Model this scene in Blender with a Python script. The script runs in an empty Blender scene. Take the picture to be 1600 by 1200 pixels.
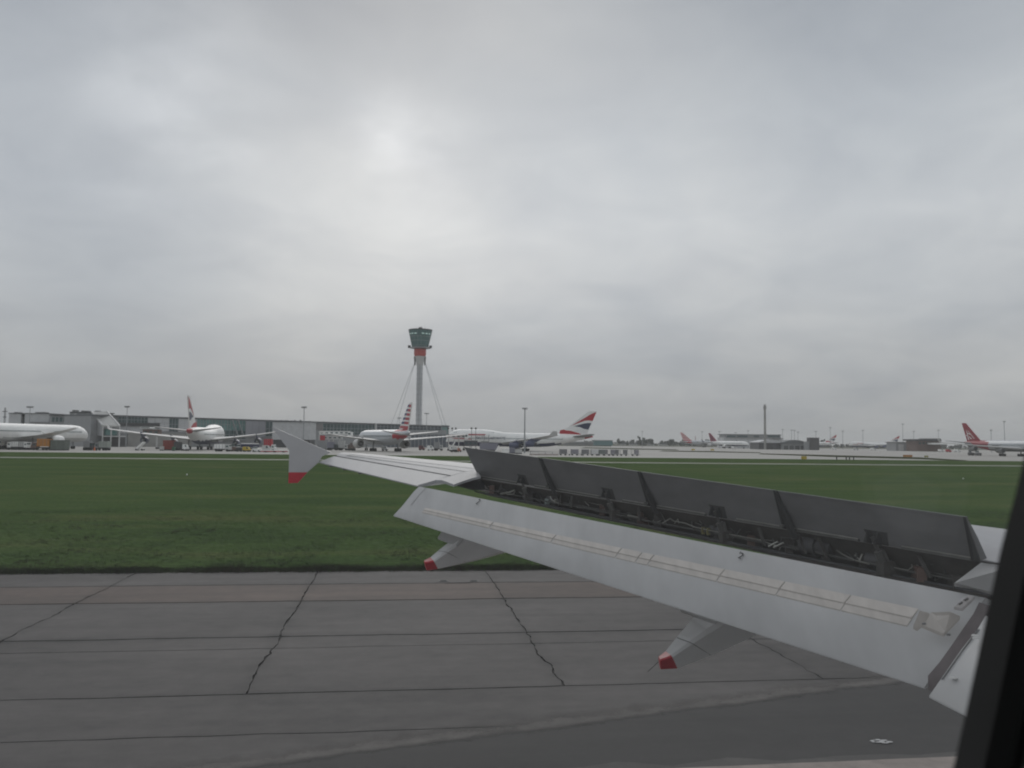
import bpy, math, random
from mathutils import Vector, Matrix, noise
random.seed(7)
R = math.radians
SC = bpy.context.scene
COL = SC.collection

# ------------------------------------------------------------------ camera
EYE = 4.6                                   # seated eye height above the runway
PITCH, ROLL = math.atan(89.7 / 1350), R(0.66)
CAM = Vector((0, 0, EYE))
FWD = Vector((0, math.cos(PITCH), math.sin(PITCH)))
R0 = Vector((1, 0, 0)); U0 = R0.cross(FWD)
RGT = R0 * math.cos(ROLL) + U0 * math.sin(ROLL)
UPV = U0 * math.cos(ROLL) - R0 * math.sin(ROLL)
cd = bpy.data.cameras.new('camera'); co = bpy.data.objects.new('camera', cd); COL.objects.link(co)
cd.sensor_width = 36; cd.lens = 36 * 1350 / 1600
cd.clip_start = 0.02; cd.clip_end = 30000
cd.dof.use_dof = True; cd.dof.focus_distance = 14.0; cd.dof.aperture_fstop = cd.lens / 1.7
M3 = Matrix((RGT, UPV, -FWD)).transposed()
co.matrix_world = Matrix.Translation(CAM) @ M3.to_4x4()
SC.camera = co

# ------------------------------------------------------------------ sky, sun, exposure
SUN_EL, SUN_AZ = R(27), R(-8)               # azimuth from +Y towards +X
w = bpy.data.worlds.new('World'); SC.world = w; w.use_nodes = True
nt = w.node_tree; nt.nodes.clear()
def wn(t, **k):
    n = nt.nodes.new(t)
    for a, b in k.items(): setattr(n, a, b)
    return n
def wl(a, b): nt.links.new(a, b)
def wmath(op, a, b=None, c=None):
    n = wn('ShaderNodeMath', operation=op)
    for i, v in enumerate((a, b, c)):
        if v is None: continue
        if isinstance(v, (int, float)): n.inputs[i].default_value = v
        else: wl(v, n.inputs[i])
    return n.outputs[0]
def wramp(fac, stops):
    n = wn('ShaderNodeValToRGB'); r = n.color_ramp
    while len(r.elements) < len(stops): r.elements.new(0.5)
    for e, (p, c) in zip(r.elements, stops):
        e.position = p; e.color = (*c, 1)
    wl(fac, n.inputs[0]); return n.outputs[0]
def wmix(fac, a, b, blend='MIX'):
    n = wn('ShaderNodeMix', data_type='RGBA', blend_type=blend)
    for i, v in ((0, fac), (6, a), (7, b)):
        if isinstance(v, (int, float)): n.inputs[i].default_value = v
        elif isinstance(v, tuple): n.inputs[i].default_value = (*v, 1)
        else: wl(v, n.inputs[i])
    return n.outputs[2]
out = wn('ShaderNodeOutputWorld'); bg = wn('ShaderNodeBackground'); wl(bg.outputs[0], out.inputs[0])
bg.inputs[1].default_value = 0.1
sky = wn('ShaderNodeTexSky', sky_type='NISHITA'); sky.sun_disc = False
sky.sun_elevation = SUN_EL; sky.sun_rotation = SUN_AZ; sky.air_density = 1.5; sky.dust_density = 4
tc = wn('ShaderNodeTexCoord'); sep = wn('ShaderNodeSeparateXYZ'); wl(tc.outputs['Generated'], sep.inputs[0])
X, Y, Z = sep.outputs
zc = wmath('MAXIMUM', Z, 0.0)
den = wmath('ADD', zc, 0.24)
cmb = wn('ShaderNodeCombineXYZ'); wl(wmath('DIVIDE', X, den), cmb.inputs[0]); wl(wmath('DIVIDE', Y, den), cmb.inputs[1])
def wnoise(scale, detail, rough, dist=0.0, off=(0, 0, 0)):
    mp = wn('ShaderNodeMapping'); mp.inputs['Location'].default_value = off
    wl(cmb.outputs[0], mp.inputs[0])
    n = wn('ShaderNodeTexNoise'); n.inputs['Scale'].default_value = scale; n.inputs['Detail'].default_value = detail
    n.inputs['Roughness'].default_value = rough; n.inputs['Distortion'].default_value = dist
    wl(mp.outputs[0], n.inputs['Vector']); return n.outputs[0]
n1 = wnoise(0.75, 4, 0.5, 0.4, (3.1, 1.7, 0)); n2 = wnoise(3.1, 7, 0.56, 0.5, (8.2, 0.4, 0))
el = wramp(zc, [(0.0, (3.6, 3.68, 3.72)), (0.05, (4.15, 4.27, 4.34)), (0.16, (5.6, 5.78, 5.92)), (0.25, (6.2, 6.42, 6.6)), (0.35, (5.6, 5.86, 6.1)), (0.46, (4.15, 4.42, 4.75)), (0.72, (5.6, 5.8, 6.05)), (1.0, (6.3, 6.45, 6.7))])
cl = wramp(n1, [(0.30, (0.80, 0.835, 0.88)), (0.5, (0.99, 0.995, 1.0)), (0.70, (1.14, 1.13, 1.11))])
fine = wramp(n2, [(0.28, (0.90, 0.91, 0.93)), (0.72, (1.09, 1.085, 1.075))])
base = wmix(1.0, wmix(1.0, el, cl, 'MULTIPLY'), fine, 'MULTIPLY')
def lobe(px, py, sharp):                    # a thin place in the cloud, softly bounded
    d = (FWD * 1350 + RGT * (px - 800) + UPV * (600 - py)).normalized()
    v = wn('ShaderNodeVectorMath', operation='DOT_PRODUCT'); wl(tc.outputs['Generated'], v.inputs[0]); v.inputs[1].default_value = d
    return wmath('POWER', wmath('MAXIMUM', v.outputs['Value'], 0.0), sharp)
n3 = wnoise(4.2, 4, 0.5, 0.15, (1.3, 6.1, 0))
def wrange(v, a, b):
    n = wn('ShaderNodeMapRange'); n.inputs[1].default_value = a; n.inputs[2].default_value = b; wl(v, n.inputs[0]); n.interpolation_type = 'SMOOTHSTEP'; return n.outputs[0]
brk = wrange(n3, 0.30, 0.70)
g1 = wmath('ADD', wmath('MULTIPLY', lobe(605, 205, 1300), wmath('MULTIPLY_ADD', brk, 0.6, 0.35)), wmath('MULTIPLY', lobe(650, 235, 380), wmath('MULTIPLY_ADD', brk, 0.6, 0.0)))
g2 = wmath('MULTIPLY', lobe(275, 140, 260), wmath('MULTIPLY_ADD', brk, 0.9, 0.1))
g3 = wmath('MULTIPLY', lobe(740, 300, 24), 0.26)
g = wmath('ADD', wmath('ADD', wmath('MULTIPLY', g1, 0.50), wmath('MULTIPLY', g2, 0.55)), g3)
cn = wn('ShaderNodeCombineXYZ')
for i, k in enumerate((3.0, 2.97, 2.92)): wl(wmath('MULTIPLY', g, k), cn.inputs[i])
def thick(px, py, sharp, amt, c):            # a heavier bank of cloud, softly bounded
    f_ = wmath('MULTIPLY', lobe(px, py, sharp), wmath('MULTIPLY_ADD', n1, 1.6, -0.1))
    return wmix(wmath('MULTIPLY', f_, amt), (1.0, 1.0, 1.0), c)
for a_ in ((170, 430, 60, 0.75, (0.62, 0.67, 0.74)), (1330, 110, 45, 0.7, (0.66, 0.70, 0.76)), (30, 40, 50, 0.7, (0.62, 0.66, 0.73)), (620, 70, 160, 0.4, (0.72, 0.76, 0.82)), (760, 470, 120, 0.35, (0.8, 0.83, 0.88))):
    base = wmix(1.0, base, thick(*a_), 'MULTIPLY')
cloudy = wmix(1.0, base, cn.outputs[0], 'ADD')
wl(wmix(0.985, sky.outputs[0], cloudy), bg.inputs[0])
sl = bpy.data.lights.new('sun', 'SUN'); so = bpy.data.objects.new('sun', sl); COL.objects.link(so)
sl.energy = 0.6; sl.angle = R(35); sl.color = (1.0, 0.97, 0.92)
sd = Vector((math.sin(SUN_AZ) * math.cos(SUN_EL), math.cos(SUN_AZ) * math.cos(SUN_EL), math.sin(SUN_EL)))
so.rotation_euler = sd.to_track_quat('Z', 'Y').to_euler(); so.location = (0, 0, 60)
vs = SC.view_settings; vs.view_transform = 'Standard'; vs.look = 'None'; vs.gamma = 1; vs.exposure = 0; vs.use_curve_mapping = False
SC.cycles.volume_bounces = 4; SC.cycles.filter_width = 2.0; SC.cycles.max_bounces = 6

# ------------------------------------------------------------------ places
YAW = R(7.5)                                # the runway against the line of sight
FV = Vector((math.cos(YAW), math.sin(YAW), 0)); LV = Vector((-math.sin(YAW), math.cos(YAW), 0))
def lf(L, F, z=0.0): return LV * L + FV * F + Vector((0, 0, z))
def ray(px, py): return FWD * 1350 + RGT * (px - 800) + UPV * (600 - py)
def at_y(px, py, y): d = ray(px, py); return CAM + d * (y / d.y)
def at_l(px, py, l): d = ray(px, py); return CAM + d * (l / d.dot(LV))
def ground(px, py, z=0.0): d = ray(px, py); return CAM + d * ((z - EYE) / d.z)
def horizon(px): return 680.5 + 0.0115 * px
def foot(px, y): p = at_y(px, horizon(px), y); return Vector((p.x, y, 0))
def project(p): d = p - CAM; k = 1350 / d.dot(FWD); return 800 + d.dot(RGT) * k, 600 - d.dot(UPV) * k

# ------------------------------------------------------------------ materials
MATS = {}
def mat(name, col, rough=0.6, metal=0.0, var=0.12, scale=3.0, bump=0.0, bscale=40.0, spec=0.5, coat=0.0, streak=None):
    if name in MATS: return MATS[name]
    m = bpy.data.materials.new(name); m.use_nodes = True; MATS[name] = m
    t = m.node_tree; b = t.nodes['Principled BSDF']
    b.inputs['Roughness'].default_value = rough; b.inputs['Metallic'].default_value = metal
    b.inputs['Specular IOR Level'].default_value = spec; b.inputs['Coat Weight'].default_value = coat
    g_ = t.nodes.new('ShaderNodeNewGeometry')
    src = g_.outputs['Position']
    if streak:
        mp = t.nodes.new('ShaderNodeMapping'); mp.inputs['Scale'].default_value = streak; mp.inputs['Rotation'].default_value = (0, 0, -YAW)
        mp.vector_type = 'POINT'; t.links.new(src, mp.inputs[0]); src = mp.outputs[0]
    if var > 0:
        n = t.nodes.new('ShaderNodeTexNoise'); n.inputs['Scale'].default_value = scale; n.inputs['Detail'].default_value = 6; n.inputs['Roughness'].default_value = 0.6
        t.links.new(src, n.inputs['Vector'])
        r = t.nodes.new('ShaderNodeValToRGB'); r.color_ramp.elements[0].position = 0.3; r.color_ramp.elements[1].position = 0.7
        r.color_ramp.elements[0].color = (*[c * (1 - var) for c in col], 1); r.color_ramp.elements[1].color = (*[min(1, c * (1 + var)) for c in col], 1)
        t.links.new(n.outputs[0], r.inputs[0]); t.links.new(r.outputs[0], b.inputs['Base Color'])
    else: b.inputs['Base Color'].default_value = (*col, 1)
    if bump > 0:
        n2_ = t.nodes.new('ShaderNodeTexNoise'); n2_.inputs['Scale'].default_value = bscale; n2_.inputs['Detail'].default_value = 4
        t.links.new(g_.outputs['Position'], n2_.inputs['Vector'])
        bp = t.nodes.new('ShaderNodeBump'); bp.inputs['Strength'].default_value = bump; bp.inputs['Distance'].default_value = 0.02
        t.links.new(n2_.outputs[0], bp.inputs['Height']); t.links.new(bp.outputs[0], b.inputs['Normal'])
    return m
def emit_mat(name, col, s):
    m = bpy.data.materials.new(name); m.use_nodes = True; b = m.node_tree.nodes['Principled BSDF']
    b.inputs['Base Color'].default_value = (*col, 1); b.inputs['Emission Color'].default_value = (*col, 1); b.inputs['Emission Strength'].default_value = s
    MATS[name] = m; return m

WHITE = mat('white_paint', (0.80, 0.80, 0.78), 0.4, var=0.06, scale=0.6)
NAVY = mat('navy_paint', (0.022, 0.03, 0.075), 0.4, var=0.1)
RED = mat('red_paint', (0.40, 0.008, 0.020), 0.45, var=0.1)
BLUE = mat('blue_paint', (0.03, 0.05, 0.16), 0.45, var=0.1)
SILVER = mat('silver_paint', (0.48, 0.50, 0.52), 0.35, 0.2, var=0.06, scale=0.5)
PALE = mat('pale_grey_paint', (0.50, 0.50, 0.49), 0.5, var=0.1)
GREY = mat('grey_paint', (0.2, 0.2, 0.2), 0.55, var=0.12)
DARK = mat('dark_grey_paint', (0.06, 0.06, 0.062), 0.6, var=0.2)
BLACK = mat('black_rubber', (0.018, 0.018, 0.018), 0.8, var=0.1)
ORANGE = mat('orange_paint', (0.42, 0.17, 0.02), 0.5, var=0.15)
BROWN = mat('brown_paint', (0.14, 0.09, 0.075), 0.6, var=0.2)
OLIVE = mat('olive_grey_paint', (0.13, 0.15, 0.13), 0.6, var=0.2)
STEEL = mat('galvanised_steel', (0.3, 0.31, 0.32), 0.5, 0.5, var=0.1)
DGLASS = mat('dark_window_glass', (0.045, 0.085, 0.088), 0.12, var=0.25, scale=0.4, spec=0.6)
TEAL = mat('teal_window_glass', (0.13, 0.25, 0.235), 0.15, var=0.3, scale=0.3, spec=0.6)
CLAD = mat('pale_metal_cladding', (0.48, 0.485, 0.49), 0.55, var=0.08, scale=0.5)
CLADD = mat('grey_metal_cladding', (0.27, 0.275, 0.28), 0.55, var=0.1, scale=0.5)
CONC = mat('weathered_concrete', (0.27, 0.265, 0.25), 0.85, var=0.15, scale=0.3)
ROOFM = mat('grey_roofing', (0.12, 0.125, 0.13), 0.7, var=0.15, scale=0.3)
LILAC = mat('lilac_grey_paint', (0.2, 0.2, 0.245), 0.5, var=0.1)
GREENP = mat('green_paint', (0.05, 0.16, 0.09), 0.6, var=0.1)
YELLOW = mat('yellow_paint', (0.5, 0.36, 0.03), 0.6, var=0.1)

# ------------------------------------------------------------------ mesh builder
class MB:
    def __init__(s): s.v = []; s.f = []; s.m = []
    def add(s, vs, fs, mi=0):
        o = len(s.v); s.v += [Vector(p) for p in vs]
        for f in fs: s.f.append(tuple(i + o for i in f)); s.m.append(mi)
        return s
    def hexa(s, p, mi=0):                  # 4 bottom, 4 top, both counter-clockwise
        return s.add(p, [(3, 2, 1, 0), (4, 5, 6, 7), (0, 1, 5, 4), (1, 2, 6, 5), (2, 3, 7, 6), (3, 0, 4, 7)], mi)
    def box(s, c, d, rz=0.0, mi=0):
        x, y, z = (k / 2 for k in d); c = Vector(c); M = Matrix.Rotation(rz, 3, 'Z')
        return s.hexa([c + M @ Vector(q) for q in ((-x, -y, -z), (x, -y, -z), (x, y, -z), (-x, y, -z), (-x, -y, z), (x, -y, z), (x, y, z), (-x, y, z))], mi)
    def tube(s, a, b, r0, r1=None, n=8, mi=0, cap=True):
        a, b = Vector(a), Vector(b); r1 = r0 if r1 is None else r1
        d = (b - a).normalized(); u = d.orthogonal().normalized(); v = d.cross(u)
        ps = [a + (u * math.cos(2 * math.pi * i / n) + v * math.sin(2 * math.pi * i / n)) * r0 for i in range(n)]
        ps += [b + (u * math.cos(2 * math.pi * i / n) + v * math.sin(2 * math.pi * i / n)) * r1 for i in range(n)]
        fs = [(i, (i + 1) % n, n + (i + 1) % n, n + i) for i in range(n)]
        if cap: fs += [tuple(range(n - 1, -1, -1)), tuple(range(n, 2 * n))]
        return s.add(ps, fs, mi)
    def path(s, pts, r, n=6, mi=0):
        for a, b in zip(pts, pts[1:]): s.tube(a, b, r, r, n, mi)
        return s
    def loft(s, secs, mi=0, caps=True, closed=True, mf=None):
        n = len(secs[0]); ps = [p for c in secs for p in c]; o = len(s.v); s.v += [Vector(p) for p in ps]
        for i in range(len(secs) - 1):
            for j in range(n if closed else n - 1):
                f = (i * n + j, i * n + (j + 1) % n, (i + 1) * n + (j + 1) % n, (i + 1) * n + j)
                c = sum((Vector(ps[k]) for k in f), Vector()) / 4
                s.f.append(tuple(k + o for k in f)); s.m.append(mf(c) if mf else mi)
        if caps:
            for idx in (tuple(range(n - 1, -1, -1)), tuple((len(secs) - 1) * n + k for k in range(n))):
                c = sum((Vector(ps[k]) for k in idx), Vector()) / n
                s.f.append(tuple(k + o for k in idx)); s.m.append(mf(c) if mf else mi)
        return s
    def lathe(s, prof, c=(0, 0, 0), axis='Z', n=20, mi=0, mf=None):   # prof: (radius, height)
        c = Vector(c); secs = []
        for r, h in prof:
            ring = []
            for i in range(n):
                a = 2 * math.pi * i / n; x, y = r * math.cos(a), r * math.sin(a)
                ring.append(c + (Vector((x, y, h)) if axis == 'Z' else Vector((h, x, y))))
            secs.append(ring)
        return s.loft(secs, mi, mf=mf)
    def prism(s, poly, off, mi=0):
        off = Vector(off); n = len(poly); ps = [Vector(p) for p in poly]
        fs = [tuple(range(n - 1, -1, -1)), tuple(range(n, 2 * n))] + [(i, (i + 1) % n, n + (i + 1) % n, n + i) for i in range(n)]
        return s.add(ps + [p + off for p in ps], fs, mi)
    def build(s, name, mats, parent=None, world=False, smooth=False, kind=None, recalc=True):
        me = bpy.data.meshes.new(name)
        vs_ = s.v
        if parent is not None and world:
            inv = (Matrix.Translation(parent.location) @ Matrix.Rotation(parent.rotation_euler.z, 4, 'Z')).inverted()
            vs_ = [inv @ p for p in vs_]
        me.from_pydata([tuple(p) for p in vs_], [], s.f)
        mats = mats if isinstance(mats, (list, tuple)) else [mats]
        for m_ in mats: me.materials.append(m_)
        me.polygons.foreach_set('material_index', s.m)
        if recalc:
            import bmesh
            bm = bmesh.new(); bm.from_mesh(me); bmesh.ops.recalc_face_normals(bm, faces=bm.faces); bm.to_mesh(me); bm.free()
        if smooth:
            me.polygons.foreach_set('use_smooth', [True] * len(me.polygons)); me.set_sharp_from_angle(angle=R(smooth if smooth is not True else 35))
        me.update()
        o = bpy.data.objects.new(name, me); COL.objects.link(o)
        if parent is not None: o.parent = parent
        if kind: o['kind'] = kind
        return o
def tag(o, label=None, cat=None, group=None, kind=None):
    if label: o['label'] = label
    if cat: o['category'] = cat
    if group: o['group'] = group
    if kind: o['kind'] = kind
    return o
def thing(name, label, cat, loc=(0, 0, 0), rz=0.0, group=None):
    o = bpy.data.objects.new(name, None); COL.objects.link(o); o.empty_display_size = 0.2
    o.location = loc; o.rotation_euler = (0, 0, rz)
    return tag(o, label, cat, group)
def dup(root, loc, rz=None, label=None, group=None, scale=None):
    r = root.copy(); COL.objects.link(r); r.location = loc
    if rz is not None: r.rotation_euler = (0, 0, rz)
    if scale: r.scale = (scale,) * 3
    if label: r['label'] = label
    if group: r['group'] = group
    for ch in KIDS(root):
        c = ch.copy(); COL.objects.link(c); c.parent = r
        for gch in KIDS(ch):
            d = gch.copy(); COL.objects.link(d); d.parent = c
    return r
def KIDS(o): return [c for c in bpy.data.objects if c.parent == o]
def text_part(name, s, size, m, parent, mw, depth=0.01):
    cu = bpy.data.curves.new(name, 'FONT'); cu.body = s; cu.size = size; cu.extrude = depth; cu.align_x = 'CENTER'; cu.align_y = 'CENTER'
    tmp = bpy.data.objects.new(name + '_tmp', cu); COL.objects.link(tmp)
    dg = bpy.context.evaluated_depsgraph_get(); dg.update()
    me = bpy.data.meshes.new_from_object(tmp.evaluated_get(dg)); bpy.data.objects.remove(tmp)
    me.transform(mw); me.materials.clear(); me.materials.append(m); me.name = name
    o = bpy.data.objects.new(name, me); COL.objects.link(o); o.parent = parent
    return o
# ------------------------------------------------------------------ ground, runway, grass
def pave_mat(name, col, joints=False):
    m = bpy.data.materials.new(name); m.use_nodes = True; t = m.node_tree; b = t.nodes['Principled BSDF']
    b.inputs['Roughness'].default_value = 0.8
    g_ = t.nodes.new('ShaderNodeNewGeometry'); oi = t.nodes.new('ShaderNodeObjectInfo')
    mp = t.nodes.new('ShaderNodeMapping'); mp.inputs['Rotation'].default_value = (0, 0, -YAW); t.links.new(g_.outputs['Position'], mp.inputs[0])
    def nz(sc, det, sx, rough=0.6):
        q = t.nodes.new('ShaderNodeMapping'); q.inputs['Scale'].default_value = (sx, 1, 1); t.links.new(mp.outputs[0], q.inputs[0])
        n = t.nodes.new('ShaderNodeTexNoise'); n.inputs['Scale'].default_value = sc; n.inputs['Detail'].default_value = det; n.inputs['Roughness'].default_value = rough
        t.links.new(q.outputs[0], n.inputs['Vector']); return n.outputs[0]
    def mth(op, a, c=None, d=None):
        n = t.nodes.new('ShaderNodeMath'); n.operation = op
        for i, v in enumerate((a, c, d)):
            if v is None: continue
            if isinstance(v, (int, float)): n.inputs[i].default_value = v
            else: t.links.new(v, n.inputs[i])
        return n.outputs[0]
    sp_ = t.nodes.new('ShaderNodeSeparateXYZ'); t.links.new(mp.outputs[0], sp_.inputs[0])
    jl = None
    wob_ = mth('MULTIPLY_ADD', nz(0.9, 3, 0.7), 0.16, -0.08)
    for l0, wid, amt in ((14.2, .16, .5), (16.4, .24, .6), (19.85, .18, .5), (21.0, .42, .8), (25.5, .30, .6), (28.4, .30, .7), (23.1, .5, .22), (18.2, .6, .18), (30.1, .4, .25)):
        r_ = t.nodes.new('ShaderNodeMapRange'); r_.inputs[1].default_value = 0; r_.inputs[2].default_value = wid; r_.inputs[3].default_value = amt; r_.inputs[4].default_value = 0
        t.links.new(mth('ABSOLUTE', mth('ADD', mth('SUBTRACT', sp_.outputs[1], l0), wob_)), r_.inputs[0])
        jl = r_.outputs[0] if jl is None else mth('ADD', jl, r_.outputs[0])
    for f0 in (-14.6, -8.7, -2.64, 3.2, 8.4, 14.3):
        r_ = t.nodes.new('ShaderNodeMapRange'); r_.inputs[1].default_value = 0; r_.inputs[2].default_value = .32; r_.inputs[3].default_value = .75; r_.inputs[4].default_value = 0
        t.links.new(mth('ABSOLUTE', mth('ADD', mth('SUBTRACT', sp_.outputs[0], f0), wob_)), r_.inputs[0])
        gt = t.nodes.new('ShaderNodeMapRange'); gt.inputs[1].default_value = 15.0; gt.inputs[2].default_value = 17.5; t.links.new(sp_.outputs[1], gt.inputs[0])
        jl = mth('ADD', jl, mth('MULTIPLY', r_.outputs[0], gt.outputs[0]))
    jl = mth('MULTIPLY', jl, mth('MULTIPLY_ADD', nz(1.3, 5, 0.35, 0.7), 1.3, -0.25))
    big = nz(0.35, 5, 0.5); streak = nz(1.6, 4, 0.06); grain = nz(38, 3, 1, 0.7); spot = nz(1.1, 7, 0.6, 0.7)
    def sharp(v, lo, hi):
        n = t.nodes.new('ShaderNodeMapRange'); n.inputs[1].default_value = lo; n.inputs[2].default_value = hi; t.links.new(v, n.inputs[0]); return n.outputs[0]
    k = mth('ADD', mth('MULTIPLY_ADD', sharp(big, .32, .68), 0.46, 0.56), mth('MULTIPLY_ADD', sharp(streak, .3, .7), 0.34, -0.17))
    k = mth('ADD', k, mth('MULTIPLY_ADD', sharp(nz(2.3, 6, 0.8, 0.7), .35, .65), 0.34, -0.17))
    k = mth('ADD', k, mth('MULTIPLY_ADD', grain, 0.9, -0.45))
    k = mth('ADD', k, mth('MULTIPLY_ADD', oi.outputs['Random'], 0.14, -0.03))
    pale = t.nodes.new('ShaderNodeMapRange'); pale.inputs[1].default_value = 0.60; pale.inputs[2].default_value = 0.75; t.links.new(spot, pale.inputs[0])
    k = mth('ADD', k, mth('MULTIPLY', pale.outputs[0], 0.30))
    k = mth('MAXIMUM', mth('SUBTRACT', k, mth('MULTIPLY', jl, 0.85)), 0.12)
    mx = t.nodes.new('ShaderNodeVectorMath'); mx.operation = 'SCALE'; mx.inputs[0].default_value = col; t.links.new(k, mx.inputs['Scale'])
    t.links.new(mx.outputs[0], b.inputs['Base Color'])
    bp = t.nodes.new('ShaderNodeBump'); bp.inputs['Strength'].default_value = 0.5; bp.inputs['Distance'].default_value = 0.01
    t.links.new(grain, bp.inputs['Height']); t.links.new(bp.outputs[0], b.inputs['Normal'])
    return m
ASPH = pave_mat('worn_runway_surface', (0.074, 0.067, 0.064))
REDD = pave_mat('reddish_shoulder_surface', (0.086, 0.062, 0.051))
SHADED = pave_mat('shadow_tone_asphalt', (0.025, 0.023, 0.0225))
PALEA = pave_mat('dusty_pale_asphalt', (0.105, 0.095, 0.088))
APRON = mat('pale_apron_concrete', (0.36, 0.345, 0.32), 0.85, var=0.14, scale=0.05, streak=(0.2, 1, 1))
ROADM = mat('pale_road_surface', (0.22, 0.22, 0.185), 0.85, var=0.15, scale=0.2)
JOINT = mat('dark_joint_sealant', (0.04, 0.036, 0.033), 0.9, var=0.2, scale=5)

def grass_mat(name, a, b_, c_, scale, streak):
    m = bpy.data.materials.new(name); m.use_nodes = True; t = m.node_tree; bs = t.nodes['Principled BSDF']; bs.inputs['Roughness'].default_value = 0.9
    bs.inputs['Specular IOR Level'].default_value = 0.0
    up_ = t.nodes.new('ShaderNodeCombineXYZ'); up_.inputs[2].default_value = 1.0
    if name != 'distant_fields': t.links.new(up_.outputs[0], bs.inputs['Normal'])
    g_ = t.nodes.new('ShaderNodeNewGeometry'); mp = t.nodes.new('ShaderNodeMapping'); mp.inputs['Rotation'].default_value = (0, 0, -YAW)
    t.links.new(g_.outputs['Position'], mp.inputs[0])
    q = t.nodes.new('ShaderNodeMapping'); q.inputs['Scale'].default_value = streak; t.links.new(mp.outputs[0], q.inputs[0])
    n = t.nodes.new('ShaderNodeTexNoise'); n.inputs['Scale'].default_value = scale; n.inputs['Detail'].default_value = 8; n.inputs['Roughness'].default_value = 0.68
    t.links.new(q.outputs[0], n.inputs['Vector'])
    r = t.nodes.new('ShaderNodeValToRGB'); r.color_ramp.elements.new(0.5)
    for e, p, c in zip(r.color_ramp.elements, (0.36, 0.5, 0.66), (a, b_, c_)): e.position = p; e.color = (*c, 1)
    t.links.new(n.outputs[0], r.inputs[0])
    n2_ = t.nodes.new('ShaderNodeTexNoise'); n2_.inputs['Scale'].default_value = 3.0; n2_.inputs['Detail'].default_value = 5; n2_.inputs['Roughness'].default_value = 0.75
    t.links.new(mp.outputs[0], n2_.inputs['Vector'])
    sc = t.nodes.new('ShaderNodeMapRange'); sc.inputs[1].default_value = 0.3; sc.inputs[2].default_value = 0.7; sc.inputs[3].default_value = 0.62; sc.inputs[4].default_value = 1.38
    t.links.new(n2_.outputs[0], sc.inputs[0])
    v = t.nodes.new('ShaderNodeVectorMath'); v.operation = 'SCALE'; t.links.new(r.outputs[0], v.inputs[0]); t.links.new(sc.outputs[0], v.inputs['Scale'])
    t.links.new(v.outputs[0], bs.inputs['Base Color'])
    return m
GRASS = grass_mat('mown_grass', (0.046, 0.078, 0.027), (0.060, 0.096, 0.032), (0.092, 0.110, 0.043), 0.13, (0.35, 1, 1))
ROUGHG = grass_mat('rough_grass', (0.036, 0.042, 0.022), (0.046, 0.055, 0.027), (0.066, 0.062, 0.034), 0.3, (0.4, 1, 1))
FAR = grass_mat('distant_fields', (0.10, 0.11, 0.08), (0.13, 0.13, 0.10), (0.18, 0.17, 0.14), 0.01, (0.3, 1, 1))

def sheet(name, pts, m, n=1):
    o = MB().add(pts, [tuple(range(len(pts)))]).build(name, m, recalc=False); o['kind'] = 'structure'; return o
def strip(name, L0, L1, F0, F1, z, m): return sheet(name, [lf(L0, F0, z), lf(L0, F1, z), lf(L1, F1, z), lf(L1, F0, z)], m)
sheet('ground', [(-7000, -7000, -0.10), (7000, -7000, -0.10), (7000, 7000, -0.10), (-7000, 7000, -0.10)], FAR)
runway = strip('runway', -40, 31.2, -900, 900, -0.05, JOINT)
strip('runway_surface', -40, 4.99, -900, 900, -0.005, ASPH)
strip('runway_surface', 5.0, 31.2, -900, -44.3, -0.005, ASPH)
strip('runway_surface', 5.0, 31.2, 44.3, 900, -0.005, ASPH)
strip('grass_field', 31.22, 192.0, -900, 900, 0.0, GRASS)
strip('perimeter_road', 192.0, 200.5, -900, 900, -0.002, ROADM)
strip('grass_verge', 200.5, 262.0, -900, 900, 0.0, GRASS)
strip('apron', 262.0, 1150.0, -1100, 1500, -0.004, APRON)
def island(pix): return sheet('grass_island', [ground(x, y, 0.012) for x, y in pix], ROUGHG)
island([(1185, 709.6), (1300, 714.0), (1440, 717.6), (1500, 720.6), (1513, 719.4), (1440, 714.6), (1330, 711.9), (1190, 708.4)])
island([(1030, 705.2), (1110, 706.6), (1190, 708.0), (1188, 706.9), (1110, 704.8), (1035, 704.0)])
island([(905, 700.2), (1010, 702.6), (1062, 703.5), (1056, 702.1), (990, 700.6), (915, 698.9)])
island([(870, 696.6), (955, 697.6), (955, 696.4), (872, 695.6)])

# runway slabs: joints wander a little, every slab its own piece
def wob(k, s, a): return a * (0.8 * noise.noise(Vector((s * 0.8, k * 7.31, 0.5))) + 0.5 * noise.noise(Vector((s * 2.9, k * 3.7, 9.5))) + 0.2 * noise.noise(Vector((s * 8.3, k * 5.7, 3.5))))
FJ = [-44.2, -38.4, -32.4, -26.5, -20.6, -14.6, -8.7, -2.64, 3.2, 8.4, 14.3, 20.2, 26.1, 32.0, 38.0, 44.2]
ROWS = [  # L0, L1, joints across, gap below, gap across, material, wander
    (5.0, 9.7, [-44.2, -20, 12, 44.2], 0.03, 0.03, ASPH, 0.03), (9.7, 14.2, [-44.2, -30, 30, 44.2], 0.03, 0.03, ASPH, 0.03),
    (14.2, 16.4, [-44.2, -20.6, 20.2, 44.2], 0.04, 0.03, ASPH, 0.04), (16.4, 19.85, FJ, 0.045, 0.05, ASPH, 0.12),
    (19.85, 21.0, FJ, 0.035, 0.05, ASPH, 0.12), (21.0, 25.5, FJ, 0.075, 0.055, ASPH, 0.12),
    (25.5, 28.4, FJ, 0.09, 0.05, REDD, 0.05), (28.4, 31.2, FJ, 0.07, 0.04, ASPH, 0.05)]
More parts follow.
